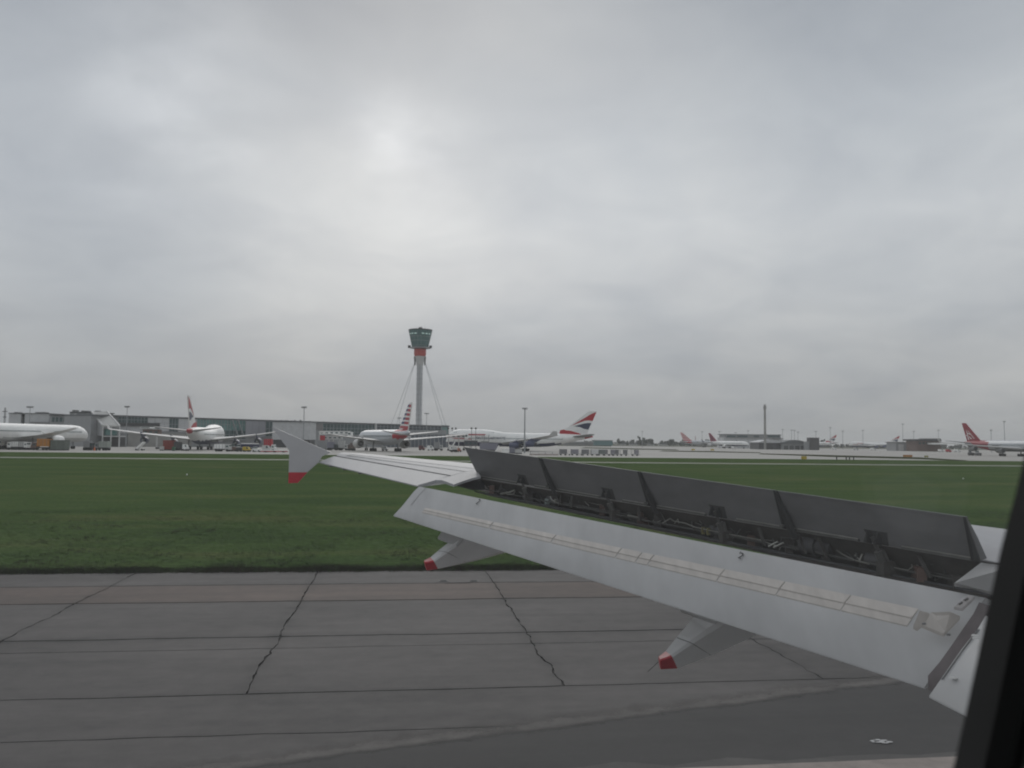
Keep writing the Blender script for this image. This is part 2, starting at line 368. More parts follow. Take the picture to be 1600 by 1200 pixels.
for i, (L0, L1, fj, gl, ga, m, wa) in enumerate(ROWS):
    gu = ROWS[i + 1][3] if i + 1 < len(ROWS) else 0.0
    for j, (F0, F1) in enumerate(zip(fj, fj[1:])):
        nF = max(4, int((F1 - F0) / 0.4)); nL = max(3, int((L1 - L0) / 0.12))
        lo = [(L0 + wob(i + 1, F0 + (F1 - F0) * k / nF, 0.05) + gl / 2, F0 + (F1 - F0) * k / nF) for k in range(nF + 1)]
        hi = [(L1 + (wob(i + 2, F0 + (F1 - F0) * k / nF, 0.05) if gu else 0) - gu / 2, F0 + (F1 - F0) * k / nF) for k in range(nF + 1)]
        def sidef(F, s, l): return F + wob(F * 1.7, l, wa) + s * ga / 2 * max(.25, .7 + 1.6 * noise.noise(Vector((l * 2.2, F, s * 3.1)))) if abs(F) < 44 else F
        ring = []
        for k, (l, f) in enumerate(lo):
            ring.append((l, sidef(F0, 1, l) if k == 0 else sidef(F1, -1, l) if k == nF else f))
        la, lb = lo[-1][0], hi[-1][0]
        for k in range(1, nL): l = la + (lb - la) * k / nL; ring.append((l, sidef(F1, -1, l)))
        for k in range(nF, -1, -1):
            l, f = hi[k]; ring.append((l, sidef(F0, 1, l) if k == 0 else sidef(F1, -1, l) if k == nF else f))
        la, lb = hi[0][0], lo[0][0]
        for k in range(1, nL): l = la + (lb - la) * k / nL; ring.append((l, sidef(F0, 1, l)))
        lift = 0.003 * noise.noise(Vector((i * 3.3, j * 5.1, 2)))
        MB().prism([lf(l, f, lift) for l, f in ring], (0, 0, -0.04)).build('slab', m, runway)

# the aircraft's soft shadow, painted as a dark sheet beside the painted stripe, with a ragged edge, and the stripe itself
def ragged(name, edge, m, z, amp, step=0.22, seed=0.0):
    pts = []
    for (a, b) in zip(edge, edge[1:]):
        n = max(1, int(math.hypot(b[0] - a[0], b[1] - a[1]) / step))
        for k in range(n):
            u = k / n; l, f = a[0] + (b[0] - a[0]) * u, a[1] + (b[1] - a[1]) * u
            e = amp * (noise.noise(Vector((f * 1.3, l * 1.3, seed))) + 0.5 * noise.noise(Vector((f * 5, l * 5, seed + 3))))
            pts.append(lf(l + e, f + e * 0.6, z))
    o = MB().add(pts, [tuple(range(len(pts)))]).build(name, m, recalc=False); o['kind'] = 'structure'; return o
def feather(m):
    t = m.node_tree; o = t.nodes['Material Output']; b = t.nodes['Principled BSDF']
    at = t.nodes.new('ShaderNodeAttribute'); at.attribute_name = 'cover'
    g_ = t.nodes.new('ShaderNodeNewGeometry'); n = t.nodes.new('ShaderNodeTexNoise'); n.inputs['Scale'].default_value = 2.6; n.inputs['Detail'].default_value = 6; n.inputs['Roughness'].default_value = .7; t.links.new(g_.outputs['Position'], n.inputs['Vector'])
    ad = t.nodes.new('ShaderNodeMath'); ad.operation = 'MULTIPLY_ADD'; ad.inputs[1].default_value = .9; ad.inputs[2].default_value = -.45; t.links.new(n.outputs[0], ad.inputs[0])
    su = t.nodes.new('ShaderNodeMath'); su.operation = 'ADD'; t.links.new(at.outputs['Fac'], su.inputs[0]); t.links.new(ad.outputs[0], su.inputs[1])
    mr = t.nodes.new('ShaderNodeMapRange'); mr.interpolation_type = 'SMOOTHSTEP'; mr.inputs[1].default_value = .15; mr.inputs[2].default_value = .85; t.links.new(su.outputs[0], mr.inputs[0])
    tr = t.nodes.new('ShaderNodeBsdfTransparent'); mx = t.nodes.new('ShaderNodeMixShader'); t.links.new(mr.outputs[0], mx.inputs[0]); t.links.new(tr.outputs[0], mx.inputs[1]); t.links.new(b.outputs[0], mx.inputs[2]); t.links.new(mx.outputs[0], o.inputs['Surface'])
    return m
def feathered(name, line, offs, m, z, seed):
    pts = []
    for (a, b) in zip(line, line[1:]):
        n = max(1, int(math.hypot(b[0] - a[0], b[1] - a[1]) / .3))
        for k in range(n): pts.append((a[0] + (b[0] - a[0]) * k / n, a[1] + (b[1] - a[1]) * k / n))
    pts.append(line[-1]); v, f, cv = [], [], []; K = len(offs)
    for i, (l, ff) in enumerate(pts):
        e = .16 * noise.noise(Vector((ff * .9, seed, 0))) + .07 * noise.noise(Vector((ff * 4, seed, 5)))
        fade = min(1, (len(pts) - 1 - i) / 6, 1)
        for o_, c_ in offs: v.append(tuple(lf(l - o_ + (e if o_ < 2 else 0), ff, z))); cv.append(c_ if not isinstance(c_, tuple) else c_[0])
        if i:
            for k in range(K - 1): p = (i - 1) * K + k; f.append((p, p + 1, p + K + 1, p + K))
    me = bpy.data.meshes.new(name); me.from_pydata(v, [], f); me.materials.append(m)
    at = me.attributes.new('cover', 'FLOAT', 'POINT'); at.data.foreach_set('value', cv); me.update()
    o = bpy.data.objects.new(name, me); COL.objects.link(o); o['kind'] = 'structure'; return o
EDGE = [(17.75, 16.0), (16.15, 9.8), (15.25, 6.6), (14.35, 3.3), (13.4, -0.2), (12.85, -2.0), (12.5, -3.4), (11.9, -5.4), (10.6, -8.0)]
feathered('dusty_asphalt_edge', EDGE, [(-.75, 0), (-.3, .5), (.02, .85), (.3, .5), (.55, 0)], feather(PALEA), 0.006, 1.0)
feathered('painted_shadow', EDGE, [(-.15, 0), (.12, .55), (.4, 1), (.9, 1.3), (3.5, 1.3)], feather(SHADED), 0.010, 2.0)  # soft shadow beside the aircraft, put into the sheet's dark colour
PALEB = pave_mat('dusty_pale_edge', (0.07, 0.066, 0.062))
STRIPE = mat('worn_runway_paint', (0.24, 0.205, 0.185), 0.8, var=0.25, scale=2.2)
ragged('dusty_asphalt_edge', [(9.8, -7.8), (9.8, 9.0), (12.4, 9.0), (12.3, 7.8), (12.38, 6.6), (12.26, 5.7), (12.48, 4.9), (12.24, 4.0), (12.45, 3.2), (12.2, 2.0), (12.3, 0.5), (12.1, -2.0)], PALEB, 0.013, 0.06, 0.12, seed=4.0)
ragged('painted_stripe', [(9.2, -8.0), (9.2, 8.35), (12.16, 8.45), (12.14, 4.0), (12.05, -8.0)], STRIPE, 0.017, 0.012, 0.3, seed=5.0)

# broken paint mark on the darkened runway; pair of flush covers near the grass
t = thing('painted_mark', 'small white broken paint mark alone on the darkened runway near the painted stripe', 'paint mark', ground(1376, 1160))
for (x, y, l_, w_, a_) in ((-.11, .02, .13, .05, .5), (-.04, .05, .14, .05, .35), (.05, .03, .15, .06, .2), (.12, -.03, .11, .06, .1), (-.02, -.04, .16, .05, .25), (.04, -.08, .12, .04, .1), (-.13, -.04, .07, .04, .4)):
    pts_ = []
    for q in range(9):
        th = 2 * math.pi * q / 9; e = 1 + .35 * noise.noise(Vector((x * 9 + math.cos(th) * 2, y * 9 + math.sin(th) * 2, 1)))
        u, v = math.cos(th) * l_ / 2 * e, math.sin(th) * w_ / 2 * e; pts_.append((x + u * math.cos(a_) - v * math.sin(a_), y + u * math.sin(a_) + v * math.cos(a_), 0.019))
    MB().prism(pts_, (0, 0, .004)).build('paint_fleck', mat('white_road_paint', (0.42, 0.42, 0.42), 0.7, var=.2, scale=14), t)
for x, lab in ((693, 'dark flush pit cover in the shoulder, the one nearer the red fairing tip'), (740, 'dark flush pit cover in the shoulder, the one farther from the red fairing tip')):
    t = thing('pit_cover', lab, 'pit cover', ground(x, 908), YAW, 'flush covers near the grass edge')
    MB().lathe([(0.0, 0.0), (0.13, 0.0), (0.13, 0.015), (0.10, 0.028), (0.02, 0.03)], n=12).build('lid', BLACK, t)
    MB().lathe([(0.13, 0.0), (0.17, 0.0), (0.17, 0.012), (0.13, 0.012)], n=12).build('rim', DARK, t)
MB().hexa([lf(28.28, 1.6, 0.006), lf(28.28, 2.45, 0.006), lf(28.33, 2.45, 0.006), lf(28.33, 1.6, 0.006), lf(28.28, 1.6, 0.012), lf(28.28, 2.45, 0.012), lf(28.33, 2.45, 0.012), lf(28.33, 1.6, 0.012)]).build('cable_slot', JOINT, runway)

# blades of grass: triangles in clumps, dense along the runway edge
def grass_blades():
    v, f, mi = [], [], []
    rnd = random.Random(3)
    def blade(l, f_, h, wd, k):
        a = rnd.uniform(0, math.pi); c = lf(l, f_); dx, dy = math.cos(a) * wd, math.sin(a) * wd
        lean = Vector((rnd.gauss(0, 0.35) * h, rnd.gauss(0, 0.35) * h, h))
        o = len(v); v.extend([(c.x - dx, c.y - dy, 0), (c.x + dx, c.y + dy, 0), tuple(c + lean)]); f.append((o, o + 1, o + 2)); mi.append(k)
    def clump(l, f_, n, r, h, wd, k):
        for _ in range(n): blade(l + rnd.gauss(0, r), f_ + rnd.gauss(0, r), h * rnd.uniform(0.5, 1.2), wd, k)
    def rng(l): return -0.62 * l - 2 + 0.13 * l, 0.62 * l + 4 + 0.13 * l
    # ragged tall edge
    for _ in range(9000):
        l = 31.12 + abs(rnd.gauss(0, 0.42)) - (0.35 * max(0, noise.noise(Vector((rnd.random() * 0, 0, 0)))) if 0 else 0.22 * rnd.random() ** 3); a, b = rng(l); f_ = rnd.uniform(a, b)
        q = noise.noise(Vector((f_ * 0.6, l, 0)))
        clump(l, f_, 5, 0.07, 0.12 + 0.14 * q, 0.012, 1 if rnd.random() < .7 else 0)
    for _ in range(16000):
        l = 31.5 + 26 * rnd.random() ** 1.5; a, b = rng(l); f_ = rnd.uniform(a, b)
        q = noise.noise(Vector((f_ * 0.35, l * 0.35, 4)))
        if q < -0.25 and rnd.random() < 0.5: continue
        clump(l, f_, 4, 0.12, 0.05 + 0.03 * q, 0.02, 1 if q > 0.28 else 0)
    me = bpy.data.meshes.new('grass'); me.from_pydata(v, [], f); me.materials.append(GRASS); me.materials.append(ROUGHG)
    me.polygons.foreach_set('material_index', mi); me.update()
    o = bpy.data.objects.new('grass', me); COL.objects.link(o); tag(o, 'short green grass with a rough longer edge along the runway', 'grass', kind='stuff')
grass_blades()
# ------------------------------------------------------------------ the wing we look along
WINGM = mat('wing_paint', (0.44, 0.44, 0.44), 0.35, var=0.13, scale=1.2, bump=0.04, bscale=3, streak=(2.5, 0.6, 1))
WINGT = mat('outer_wing_paint', (0.35, 0.35, 0.36), 0.5, var=0.06, scale=1.5, streak=(2.5, 0.5, 1))
SEALP = mat('pale_seal_plate', (0.52, 0.485, 0.45), 0.45, var=0.12, scale=5, streak=(3, 0.7, 1))
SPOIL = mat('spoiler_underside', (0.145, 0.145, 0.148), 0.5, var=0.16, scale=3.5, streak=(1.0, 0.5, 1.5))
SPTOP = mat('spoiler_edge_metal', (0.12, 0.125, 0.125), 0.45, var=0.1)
RIBM = mat('dark_rubber_seal', (0.022, 0.023, 0.023), 0.7, var=0.2, scale=9)
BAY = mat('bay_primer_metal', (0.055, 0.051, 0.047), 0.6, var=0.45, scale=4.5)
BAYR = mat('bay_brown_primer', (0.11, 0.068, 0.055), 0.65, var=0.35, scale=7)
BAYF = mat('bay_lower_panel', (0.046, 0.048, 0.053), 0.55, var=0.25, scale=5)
PIPE = mat('bare_pipe_metal', (0.33, 0.33, 0.3), 0.35, 0.6, var=0.15, scale=12)
PIPED = mat('dull_pipe_metal', (0.11, 0.11, 0.105), 0.45, 0.4, var=0.2, scale=12)
FAIR = mat('fairing_paint', (0.66, 0.66, 0.66), 0.4, var=0.07, scale=2.5, streak=(0.6, 2.5, 1))
TIPR = mat('red_tip_paint', (0.50, 0.010, 0.030), 0.4, var=0.12, scale=8)
CHAN = mat('purple_brown_channel', (0.10, 0.082, 0.085), 0.6, var=0.2, scale=10)
MARK = mat('black_stencil', (0.02, 0.02, 0.02), 0.6, var=0)
GAPM = mat('dark_gap', (0.05, 0.05, 0.05), 0.8, var=0.1)

wroot = thing('airliner_wing', 'pale grey airliner wing with dark raised spoilers and lowered flap filling the foreground', 'airliner wing', lf(8, 3, 3.2))
def W(mb, name, m, parent=None, smooth=False):
    """world-space mesh under the wing; a sub-part goes under its part, which sits at the wing's origin"""
    o = mb.build(name, m, wroot, world=True, smooth=smooth)
    if parent is not None: o.parent = parent
    return o
V = at_l
def mix(a, b, s): return a + (b - a) * s
LO, LI = 11.3, 4.9
FL = {'N': (V(655, 760, LO), V(1540, 934, LI)), 'S1': (V(631, 787, LO), V(1516, 969, LI)),
      'S2': (V(626, 793, LO), V(1497, 997, LI)), 'T': (V(615, 805, LO), V(1445, 1073, LI))}
def fp(k, s): return mix(FL[k][0], FL[k][1], s)            # s: 0 outboard end, 1 inboard end
def s_of(k, px):
    a, b = 0.0, 1.0
    for _ in range(40):
        m_ = (a + b) / 2
        if project(fp(k, m_))[0] < px: a = m_
        else: b = m_
    return (a + b) / 2
def nose(s): return fp('N', s)
def n_fwd(s): return fp('N', s) + FV * 0.10 + Vector((0, 0, -0.055))
def n_low(s): return fp('N', s) + FV * 0.09 + Vector((0, 0, -0.16))
def under(s): return fp('S2', s) + FV * 0.10 + Vector((0, 0, -0.14))
def crown(s): return mix(fp('N', s), fp('S1', s), 0.35) + Vector((0, 0, 0.012))
N_ = 24
secs = []
for i in range(N_ + 1):
    s = i / N_
    secs.append([fp('T', s), fp('S2', s) - Vector((0, 0, .004)), fp('S1', s) - Vector((0, 0, .004)), crown(s), nose(s), n_fwd(s), n_low(s), under(s), fp('T', s) - Vector((0, 0, 0.012))])
flap = W(MB().loft(secs), 'flap', WINGM, smooth=50)
# pale seal plates along the flap, each its own, with thin joints
cuts = [664, 772, 870, 972, 1004, 1023, 1133, 1227, 1330, 1436]
for a, b in zip(cuts, cuts[1:]):
    sa, sb = s_of('S1', a + 1.0), s_of('S1', b - 1.0)
    secs = []
    for k in range(5):
        s = mix(sa, sb, k / 4); up = Vector((0, 0, 0.008))
        p, q = fp('S1', s), fp('S2', s); mid = mix(p, q, 0.62)
        secs.append([p - up, p + up * 0.6, mid + up * 1.9, mid + up * 0.7, q + up * 0.5, q - up])
    W(MB().loft(secs), 'seal_plate', SEALP, flap)
# skin joints: shallow raised straps across and along the flap
for px, k0, k1 in ((666, 'N', 'T'), (955, 'N', 'S1'), (1225, 'S2', 'T')):
    s = s_of('N', px) if k0 == 'N' else s_of('S2', px)
    if k1 == 'T' and k0 == 'S2': continue
    d = 0.006
    if px == 666: W(MB().loft([[mix(fp('N', s), fp('S1', s), u) + Vector((0, 0, .013 * (1 - u) * 1.2 * (u > 0))) + LV * e + Vector((0, 0, .004)) for e in (-d, d)] for u in (0.0, .35, 1)], caps=False, closed=False), 'skin_joint', GREY, flap)
# tab over the outboard fairing
tb = [(691, 829), (684, 840), (715, 851.5), (724, 841.5)]
ps = [V(*tb[0], 10.9), V(*tb[1], 10.9), V(*tb[2], 10.65), V(*tb[3], 10.65)]
W(MB().prism(ps, (0, 0, -0.02)), 'flap_tab', WINGM, flap)
ps = [V(1062, 950, 7.62), V(1064, 954.5, 7.62), V(1118, 973, 7.25), V(1121, 969, 7.25)]
W(MB().prism(ps, (0, 0, -0.015)), 'flap_tab', WINGM, flap)
# stencilled marks
def stencil(s_txt, px, py, L, size, roll):
    best = min(((project(mix(fp('N', a / 400), fp('S1', a / 400), b / 30)), a / 400, b / 30) for a in range(401) for b in range(31)), key=lambda q_: (q_[0][0] - px) ** 2 + (q_[0][1] - py) ** 2)
    p = mix(fp('N', best[1]), fp('S1', best[1]), best[2]) + Vector((0, 0, .012)); ax = (fp('N', 1) - fp('N', 0)).normalized(); s = s_of('N', px)
    up = (fp('N', s) - fp('S1', s)).normalized(); nrm = ax.cross(up).normalized()
    if nrm.z < 0: nrm = -nrm
    # sit on the chord line between crown and strip
    M_ = Matrix((ax, nrm.cross(ax), nrm)).transposed().to_4x4(); M_ = Matrix.Translation(p + nrm * 0.014) @ M_ @ Matrix.Rotation(roll, 4, 'Z')
    o = text_part('stencil_number', s_txt, size, MARK, flap, Matrix.Translation(-wroot.location) @ M_, 0.002)
def s_L(k, px): s = s_of(k, px); return fp(k, s).dot(LV)
stencil("'2", 1157, 872, s_L('N', 1150) - 0.03, 0.075, R(-12))
stencil('2', 748, 787, s_L('N', 742) - 0.0, 0.10, R(-12))

# flap inboard end: closing channel and bracket plates
ends = [V(1530, 944, 4.86), V(1521, 962, 4.86), V(1505, 985, 4.86), V(1488, 1010, 4.86), V(1468, 1038, 4.86), V(1450, 1059, 4.86)]
wd = LV * -0.085
secs = [[p + Vector((0, 0, 0.012)), p + wd + Vector((0, 0, 0.006)) + FV * 0.012, p + wd * 1.15 + Vector((0, 0, -0.07)), p + Vector((0, 0, -0.07))] for p in ends]
W(MB().loft(secs), 'end_channel', CHAN, flap, smooth=40)
ps = [V(1437, 957, 4.99), V(1427, 981, 5.0), V(1433, 984, 4.99), V(1442, 977, 4.98), V(1452, 961, 4.97)]
W(MB().prism([p + Vector((0, 0, 0.012)) for p in ps], (0, 0, -0.02)), 'end_plate', SEALP, flap)
ps = [V(1455, 961, 4.97), V(1440, 980, 4.985), V(1474, 994, 4.90), V(1500, 967, 4.89), V(1484, 960, 4.9)]
W(MB().prism([p + Vector((0, 0, 0.016)) for p in ps], (0, 0, -0.02)), 'end_plate', SEALP, flap)
br = [V(1491, 956, 4.885), V(1504, 958, 4.87), V(1523, 940, 4.86), V(1514, 938, 4.87), V(1500, 944, 4.885)]
W(MB().prism([p + Vector((0, 0, 0.03)) for p in br], (0, 0, -0.018)), 'latch_bracket', mat('bright_latch_metal', (0.5, 0.48, 0.48), 0.3, 0.4, var=0.2, scale=20), flap)
for (x, y) in ((1499, 952), (1508, 946)):
    W(MB().tube(V(x, y, 4.86) + Vector((0, 0, .03)), V(x + 5, y - 2, 4.86) + Vector((0, 0, .034)), 0.006), 'latch_pin', PIPED, flap)
for (x, y) in ((1444, 979), (1482, 996), (1503, 1000)):
    W(MB().lathe([(0.0, 0), (0.012, 0), (0.012, 0.01), (0, 0.014)], V(x, y, 4.88) + Vector((0, 0, .012)), n=8), 'fastener', GREY, flap)

# inboard flap: runs square to the cabin, so it keeps its place along the body as it comes nearer
a0 = [V(1540, 962, 4.72), V(1528, 982, 4.72), V(1502, 1015, 4.72), V(1452, 1087, 4.72)]
secs = []
for k in range(9):
    dl = -0.36 * k
    c = [p + LV * dl + FV * (0.012 * k * 0 - 0.0) + Vector((0, 0, -0.006 * k)) for p in a0]
    secs.append([c[3], c[2], c[1], c[0], c[0] + FV * 0.12 + Vector((0, 0, -0.06)), c[1] + FV * 0.14 + Vector((0, 0, -0.18)), c[3] - Vector((0, 0, 0.012))])
iflap = W(MB().loft(secs), 'inboard_flap', WINGM, smooth=40)
W(MB().loft([[V(x, y, 4.70) + Vector((0, 0, .006)) + FV * e for e in (0.0, 0.022)] for x, y in ((1527, 985), (1503, 1017), (1470, 1064))], caps=False, closed=False), 'edge_strip', GREY, iflap)
for x, y, l in ((1490, 1062, 4.62), (1525, 1000, 4.62), (1524, 996, 4.55)):
    W(MB().lathe([(0, 0), (0.022, 0), (0.018, 0.006), (0, 0.008)], V(x, y, l) + Vector((0, 0, .008)), n=10), 'inspection_cap', PALE, iflap)

# flap track fairings with red ends
def fairing(L0, hw, tip, red, root, label):
    def sec(px4, k=0.0):
        (to, ti, bi) = px4
        A, B, Cc = V(*to, L0 + hw), V(*ti, L0 - hw), V(*bi, L0 - hw * 0.1)
        D = A + (Cc - B) + LV * (-hw * 0.3)
        def rr(p, q, t): return mix(p, q, t)
        return [rr(A, D, .12), rr(A, B, .12), rr(A, B, .88), rr(B, Cc, .10), rr(B, Cc, .9), rr(Cc, D, .15), rr(Cc, D, .85), rr(A, D, .88)]
    s0, s1, s2 = sec(tip), sec(red), sec(root)
    s3 = [p + (p - q) * 0.55 + Vector((0, 0, 0.06)) for p, q in zip(s2, s1)]
    mid = [mix(p, q, 0.5) + Vector((0, 0, -0.012 if i in (4, 5, 6, 7) else 0.004)) for i, (p, q) in enumerate(zip(s1, s2))]
    f = W(MB().loft([s1, mid, s2, s3]), 'flap_track_fairing', FAIR, smooth=18)
    for u_ in (0.42,): W(MB().path([mix(s1[i_], s2[i_], u_) + (s1[i_] - (sum(s1, Vector()) / 8)) * .012 - Vector((0, 0, .008 * (i_ > 3))) for i_ in (0, 1, 2, 3, 4)], .0035, 5), 'panel_seam', GREY, f)
    c = sum(s0, Vector()) / 8
    s00 = [mix(p, c, 0.25) + (c - sum(s1, Vector()) / 8) * 0.06 for p in s0]
    W(MB().loft([s00, s0, s1]), 'red_tip', TIPR, f, smooth=30)
    return f
f1 = fairing(7.45, 0.09, ((1029, 1025), (1032, 1031), (1033, 1047)), ((1039, 1016.5), (1049.5, 1025), (1059.5, 1046)), ((1076, 966), (1121, 976), (1188, 994)), '')
W(MB().tube(V(1029, 1034, 7.45), V(1012, 1049.5, 7.45), 0.004, 0.0025, 6), 'static_wick', DARK, f1)
f2 = fairing(10.75, 0.10, ((662.5, 875), (664, 879), (667.5, 892.5)), ((672, 870), (677.6, 876.5), (685, 890)), ((697, 849), (722, 842), (792, 863)), '')

# ---- raised spoilers
HB = (V(748, 745, 11.2), V(1532, 877, 5.1)); HT = (V(726, 699, 11.2), V(1509, 808, 5.1))
def hb(s): return mix(*HB, s)
def ht(s): return mix(*HT, s)
def s_top(px):
    a, b = -0.2, 1.2
    for _ in range(40):
        m_ = (a + b) / 2
        if project(ht(m_))[0] < px: a = m_
        else: b = m_
    return (a + b) / 2
pan = [(726, 843, 803), (846, 998, 938), (1001, 1211, 1113), (1214, 1509, 1366)]
back = FV * 0.028 + Vector((0, 0, 0.012))
for i, (x0, x1, xm) in enumerate(pan):
    s0, s1 = s_top(x0), s_top(x1)
    mb = MB(); secs = []
    for k in range(9):
        s = mix(s0, s1, k / 8); b, t_ = hb(s), ht(s)
        bulge = (FV * -0.004)
        secs.append([b, mix(b, t_, .5) + bulge, t_, t_ + back * 0.25, mix(b, t_, .5) + back * 1.1, b + back * 1.6])
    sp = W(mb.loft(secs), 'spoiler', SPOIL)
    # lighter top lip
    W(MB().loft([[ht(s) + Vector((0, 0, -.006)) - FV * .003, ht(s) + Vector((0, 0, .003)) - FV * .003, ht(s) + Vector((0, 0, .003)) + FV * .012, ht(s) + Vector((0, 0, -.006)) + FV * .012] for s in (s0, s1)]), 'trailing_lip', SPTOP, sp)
    # bottom rail in two runs either side of the actuator lugs
    sm = s0 + (s1 - s0) * ((xm - x0) / (x1 - x0)); dl = (s1 - s0) * 0.10
    for a, b in ((s0 + dl * 0.3, sm - dl), (sm + dl * 1.3, s1 - dl * 0.3)):
        W(MB().loft([[hb(s) + Vector((0, 0, z)) - FV * f_ for z, f_ in ((.012, .004), (.012, .02), (-.004, .02), (-.004, .004))] for s in (a, b)]), 'hinge_rail', PIPED, sp)
        W(MB().tube(hb(a) - FV * .016 + Vector((0, 0, .016)), hb(b) - FV * .016 + Vector((0, 0, .016)), .0045, n=6), 'rail_bead', PIPE, sp)
    # end ribs: thick dark seals that widen towards the hinge
    for e, sgn in ((s0, 1), (s1, -1)):
        if i == 0 and sgn == 1: continue
        wdt = 0.016 / 6.3
        W(MB().loft([[mix(hb(s), ht(s), u) - FV * (0.006 + 0.03 * (1 - u)) for s in (e, e + sgn * wdt * (1.6 - u * 0.8))] +
                     [mix(hb(s), ht(s), u) + FV * 0.004 for s in (e + sgn * wdt * (1.6 - u * 0.8), e)] for u in (0.0, 0.5, 1.0)]), 'end_seal', RIBM, sp)
    # actuator: two lugs on the panel, cylinder down into the bay
    for q in (-1, 1):
        s = sm + q * 0.006 + 0.001
        c = mix(hb(s), ht(s), 0.2)
        W(MB().prism([c + FV * -.002 + Vector((0, 0, .06)), c - FV * .03 + Vector((0, 0, .02)), c - FV * .05 + Vector((0, 0, -.05)), c - FV * .0 + Vector((0, 0, -.06))], LV * 0.022), 'actuator_lug', RIBM, sp)
    c = mix(hb(sm), ht(sm), 0.18) - FV * 0.03
    W(MB().prism([mix(hb(sm - .012), ht(sm - .012), .33), mix(hb(sm + .016), ht(sm + .016), .33), mix(hb(sm + .012), ht(sm + .012), .0), mix(hb(sm - .006), ht(sm - .006), .0)], FV * -0.006), 'wear_plate', GAPM, sp)
    e = c + FV * 0.10 + Vector((0, 0, -.22))
    W(MB().tube(c, mix(c, e, .45), .014, n=10).tube(mix(c, e, .45), e, .032, n=12), 'actuator', PIPED, sp, smooth=40)
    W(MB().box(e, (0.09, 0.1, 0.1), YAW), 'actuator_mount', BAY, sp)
    if i > 0:   # slanting strut in the gap between panels
        g0 = ht(s_top(x0 - 3)) + Vector((0, 0, -.01)) - FV * .004; g1 = hb(s_top(x0 - 3) + .012) - FV * .045 + Vector((0, 0, -.06))
        W(MB().loft([[g0 - LV * .012, g0 + LV * .012, g0 + LV * .012 + FV * .02, g0 - LV * .012 + FV * .02], [mix(g0, g1, .5) - LV * .03, mix(g0, g1, .5) + LV * .03, mix(g0, g1, .5) + LV * .03 + FV * .03, mix(g0, g1, .5) - LV * .03 + FV * .03],
                     [g1 - LV * .035, g1 + LV * .035, g1 + LV * .035 + FV * .04, g1 - LV * .035 + FV * .04]]), 'gap_seal', RIBM, sp)
        W(MB().lathe([(0, 0), (.02, 0), (.02, .02), (0, .025)], mix(g0, g1, .78) - FV * .03 + LV * .05, n=8), 'bolt', PIPED, sp)

# ---- bay under the spoilers
Bt = (V(748, 748, 11.2), V(1540, 880, 5.08))
def bt(s): return mix(*Bt, s) + FV * 0.012
Be = (V(735, 764, 11.2), V(1560, 927, 5.0))
def be(s): return mix(*Be, s) + FV * 0.05
def bb(s): return bt(s) + FV * (0.17) + Vector((0, 0, -0.20 - 0.03 * s))
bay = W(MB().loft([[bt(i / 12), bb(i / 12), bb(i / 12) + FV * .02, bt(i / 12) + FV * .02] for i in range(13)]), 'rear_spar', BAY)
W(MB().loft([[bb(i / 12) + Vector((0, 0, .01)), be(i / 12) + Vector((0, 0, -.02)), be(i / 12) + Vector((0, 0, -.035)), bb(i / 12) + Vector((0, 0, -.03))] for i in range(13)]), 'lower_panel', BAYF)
def bayp(s, u, v):          # u 0 spar..1 aft edge on the floor, v height
    return mix(bb(s), be(s), u) + Vector((0, 0, v))
def s_bay(px):
    a, b = 0.0, 1.0
    for _ in range(40):
        m_ = (a + b) / 2
        if project(bayp(m_, .5, .05))[0] < px: a = m_
        else: b = m_
    return (a + b) / 2
rnd = random.Random(11)
# ribs standing on the floor, reaching up to the hinge line
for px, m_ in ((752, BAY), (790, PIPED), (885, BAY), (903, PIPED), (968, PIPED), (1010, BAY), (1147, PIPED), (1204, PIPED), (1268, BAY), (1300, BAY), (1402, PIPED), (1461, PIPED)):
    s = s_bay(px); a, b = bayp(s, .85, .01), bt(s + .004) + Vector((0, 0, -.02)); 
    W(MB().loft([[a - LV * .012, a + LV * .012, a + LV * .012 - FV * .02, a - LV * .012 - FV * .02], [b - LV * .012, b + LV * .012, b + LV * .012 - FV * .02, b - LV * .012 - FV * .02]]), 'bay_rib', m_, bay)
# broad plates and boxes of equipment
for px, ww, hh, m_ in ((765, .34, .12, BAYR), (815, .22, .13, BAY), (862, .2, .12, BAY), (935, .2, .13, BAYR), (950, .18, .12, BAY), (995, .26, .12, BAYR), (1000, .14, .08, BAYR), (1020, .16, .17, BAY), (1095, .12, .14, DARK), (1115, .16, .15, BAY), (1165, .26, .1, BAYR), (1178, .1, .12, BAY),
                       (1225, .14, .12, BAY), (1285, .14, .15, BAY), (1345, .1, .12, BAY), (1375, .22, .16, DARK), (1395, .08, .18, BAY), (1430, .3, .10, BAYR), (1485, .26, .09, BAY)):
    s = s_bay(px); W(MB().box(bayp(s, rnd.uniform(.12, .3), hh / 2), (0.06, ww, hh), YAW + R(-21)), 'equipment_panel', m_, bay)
for px, r_, hh in ((1268, .09, .17), (1290, .07, .16), (860, .045, .1), (1120, .05, .12), (1370, .06, .13)):
    s = s_bay(px); p = bayp(s, .42, 0); ax = (bt(1) - bt(0)).normalized()
    W(MB().tube(p - ax * .07 + Vector((0, 0, hh * .6)), p + ax * .07 + Vector((0, 0, hh * .6)), r_, n=14), 'torque_drum', DARK, bay, smooth=40)
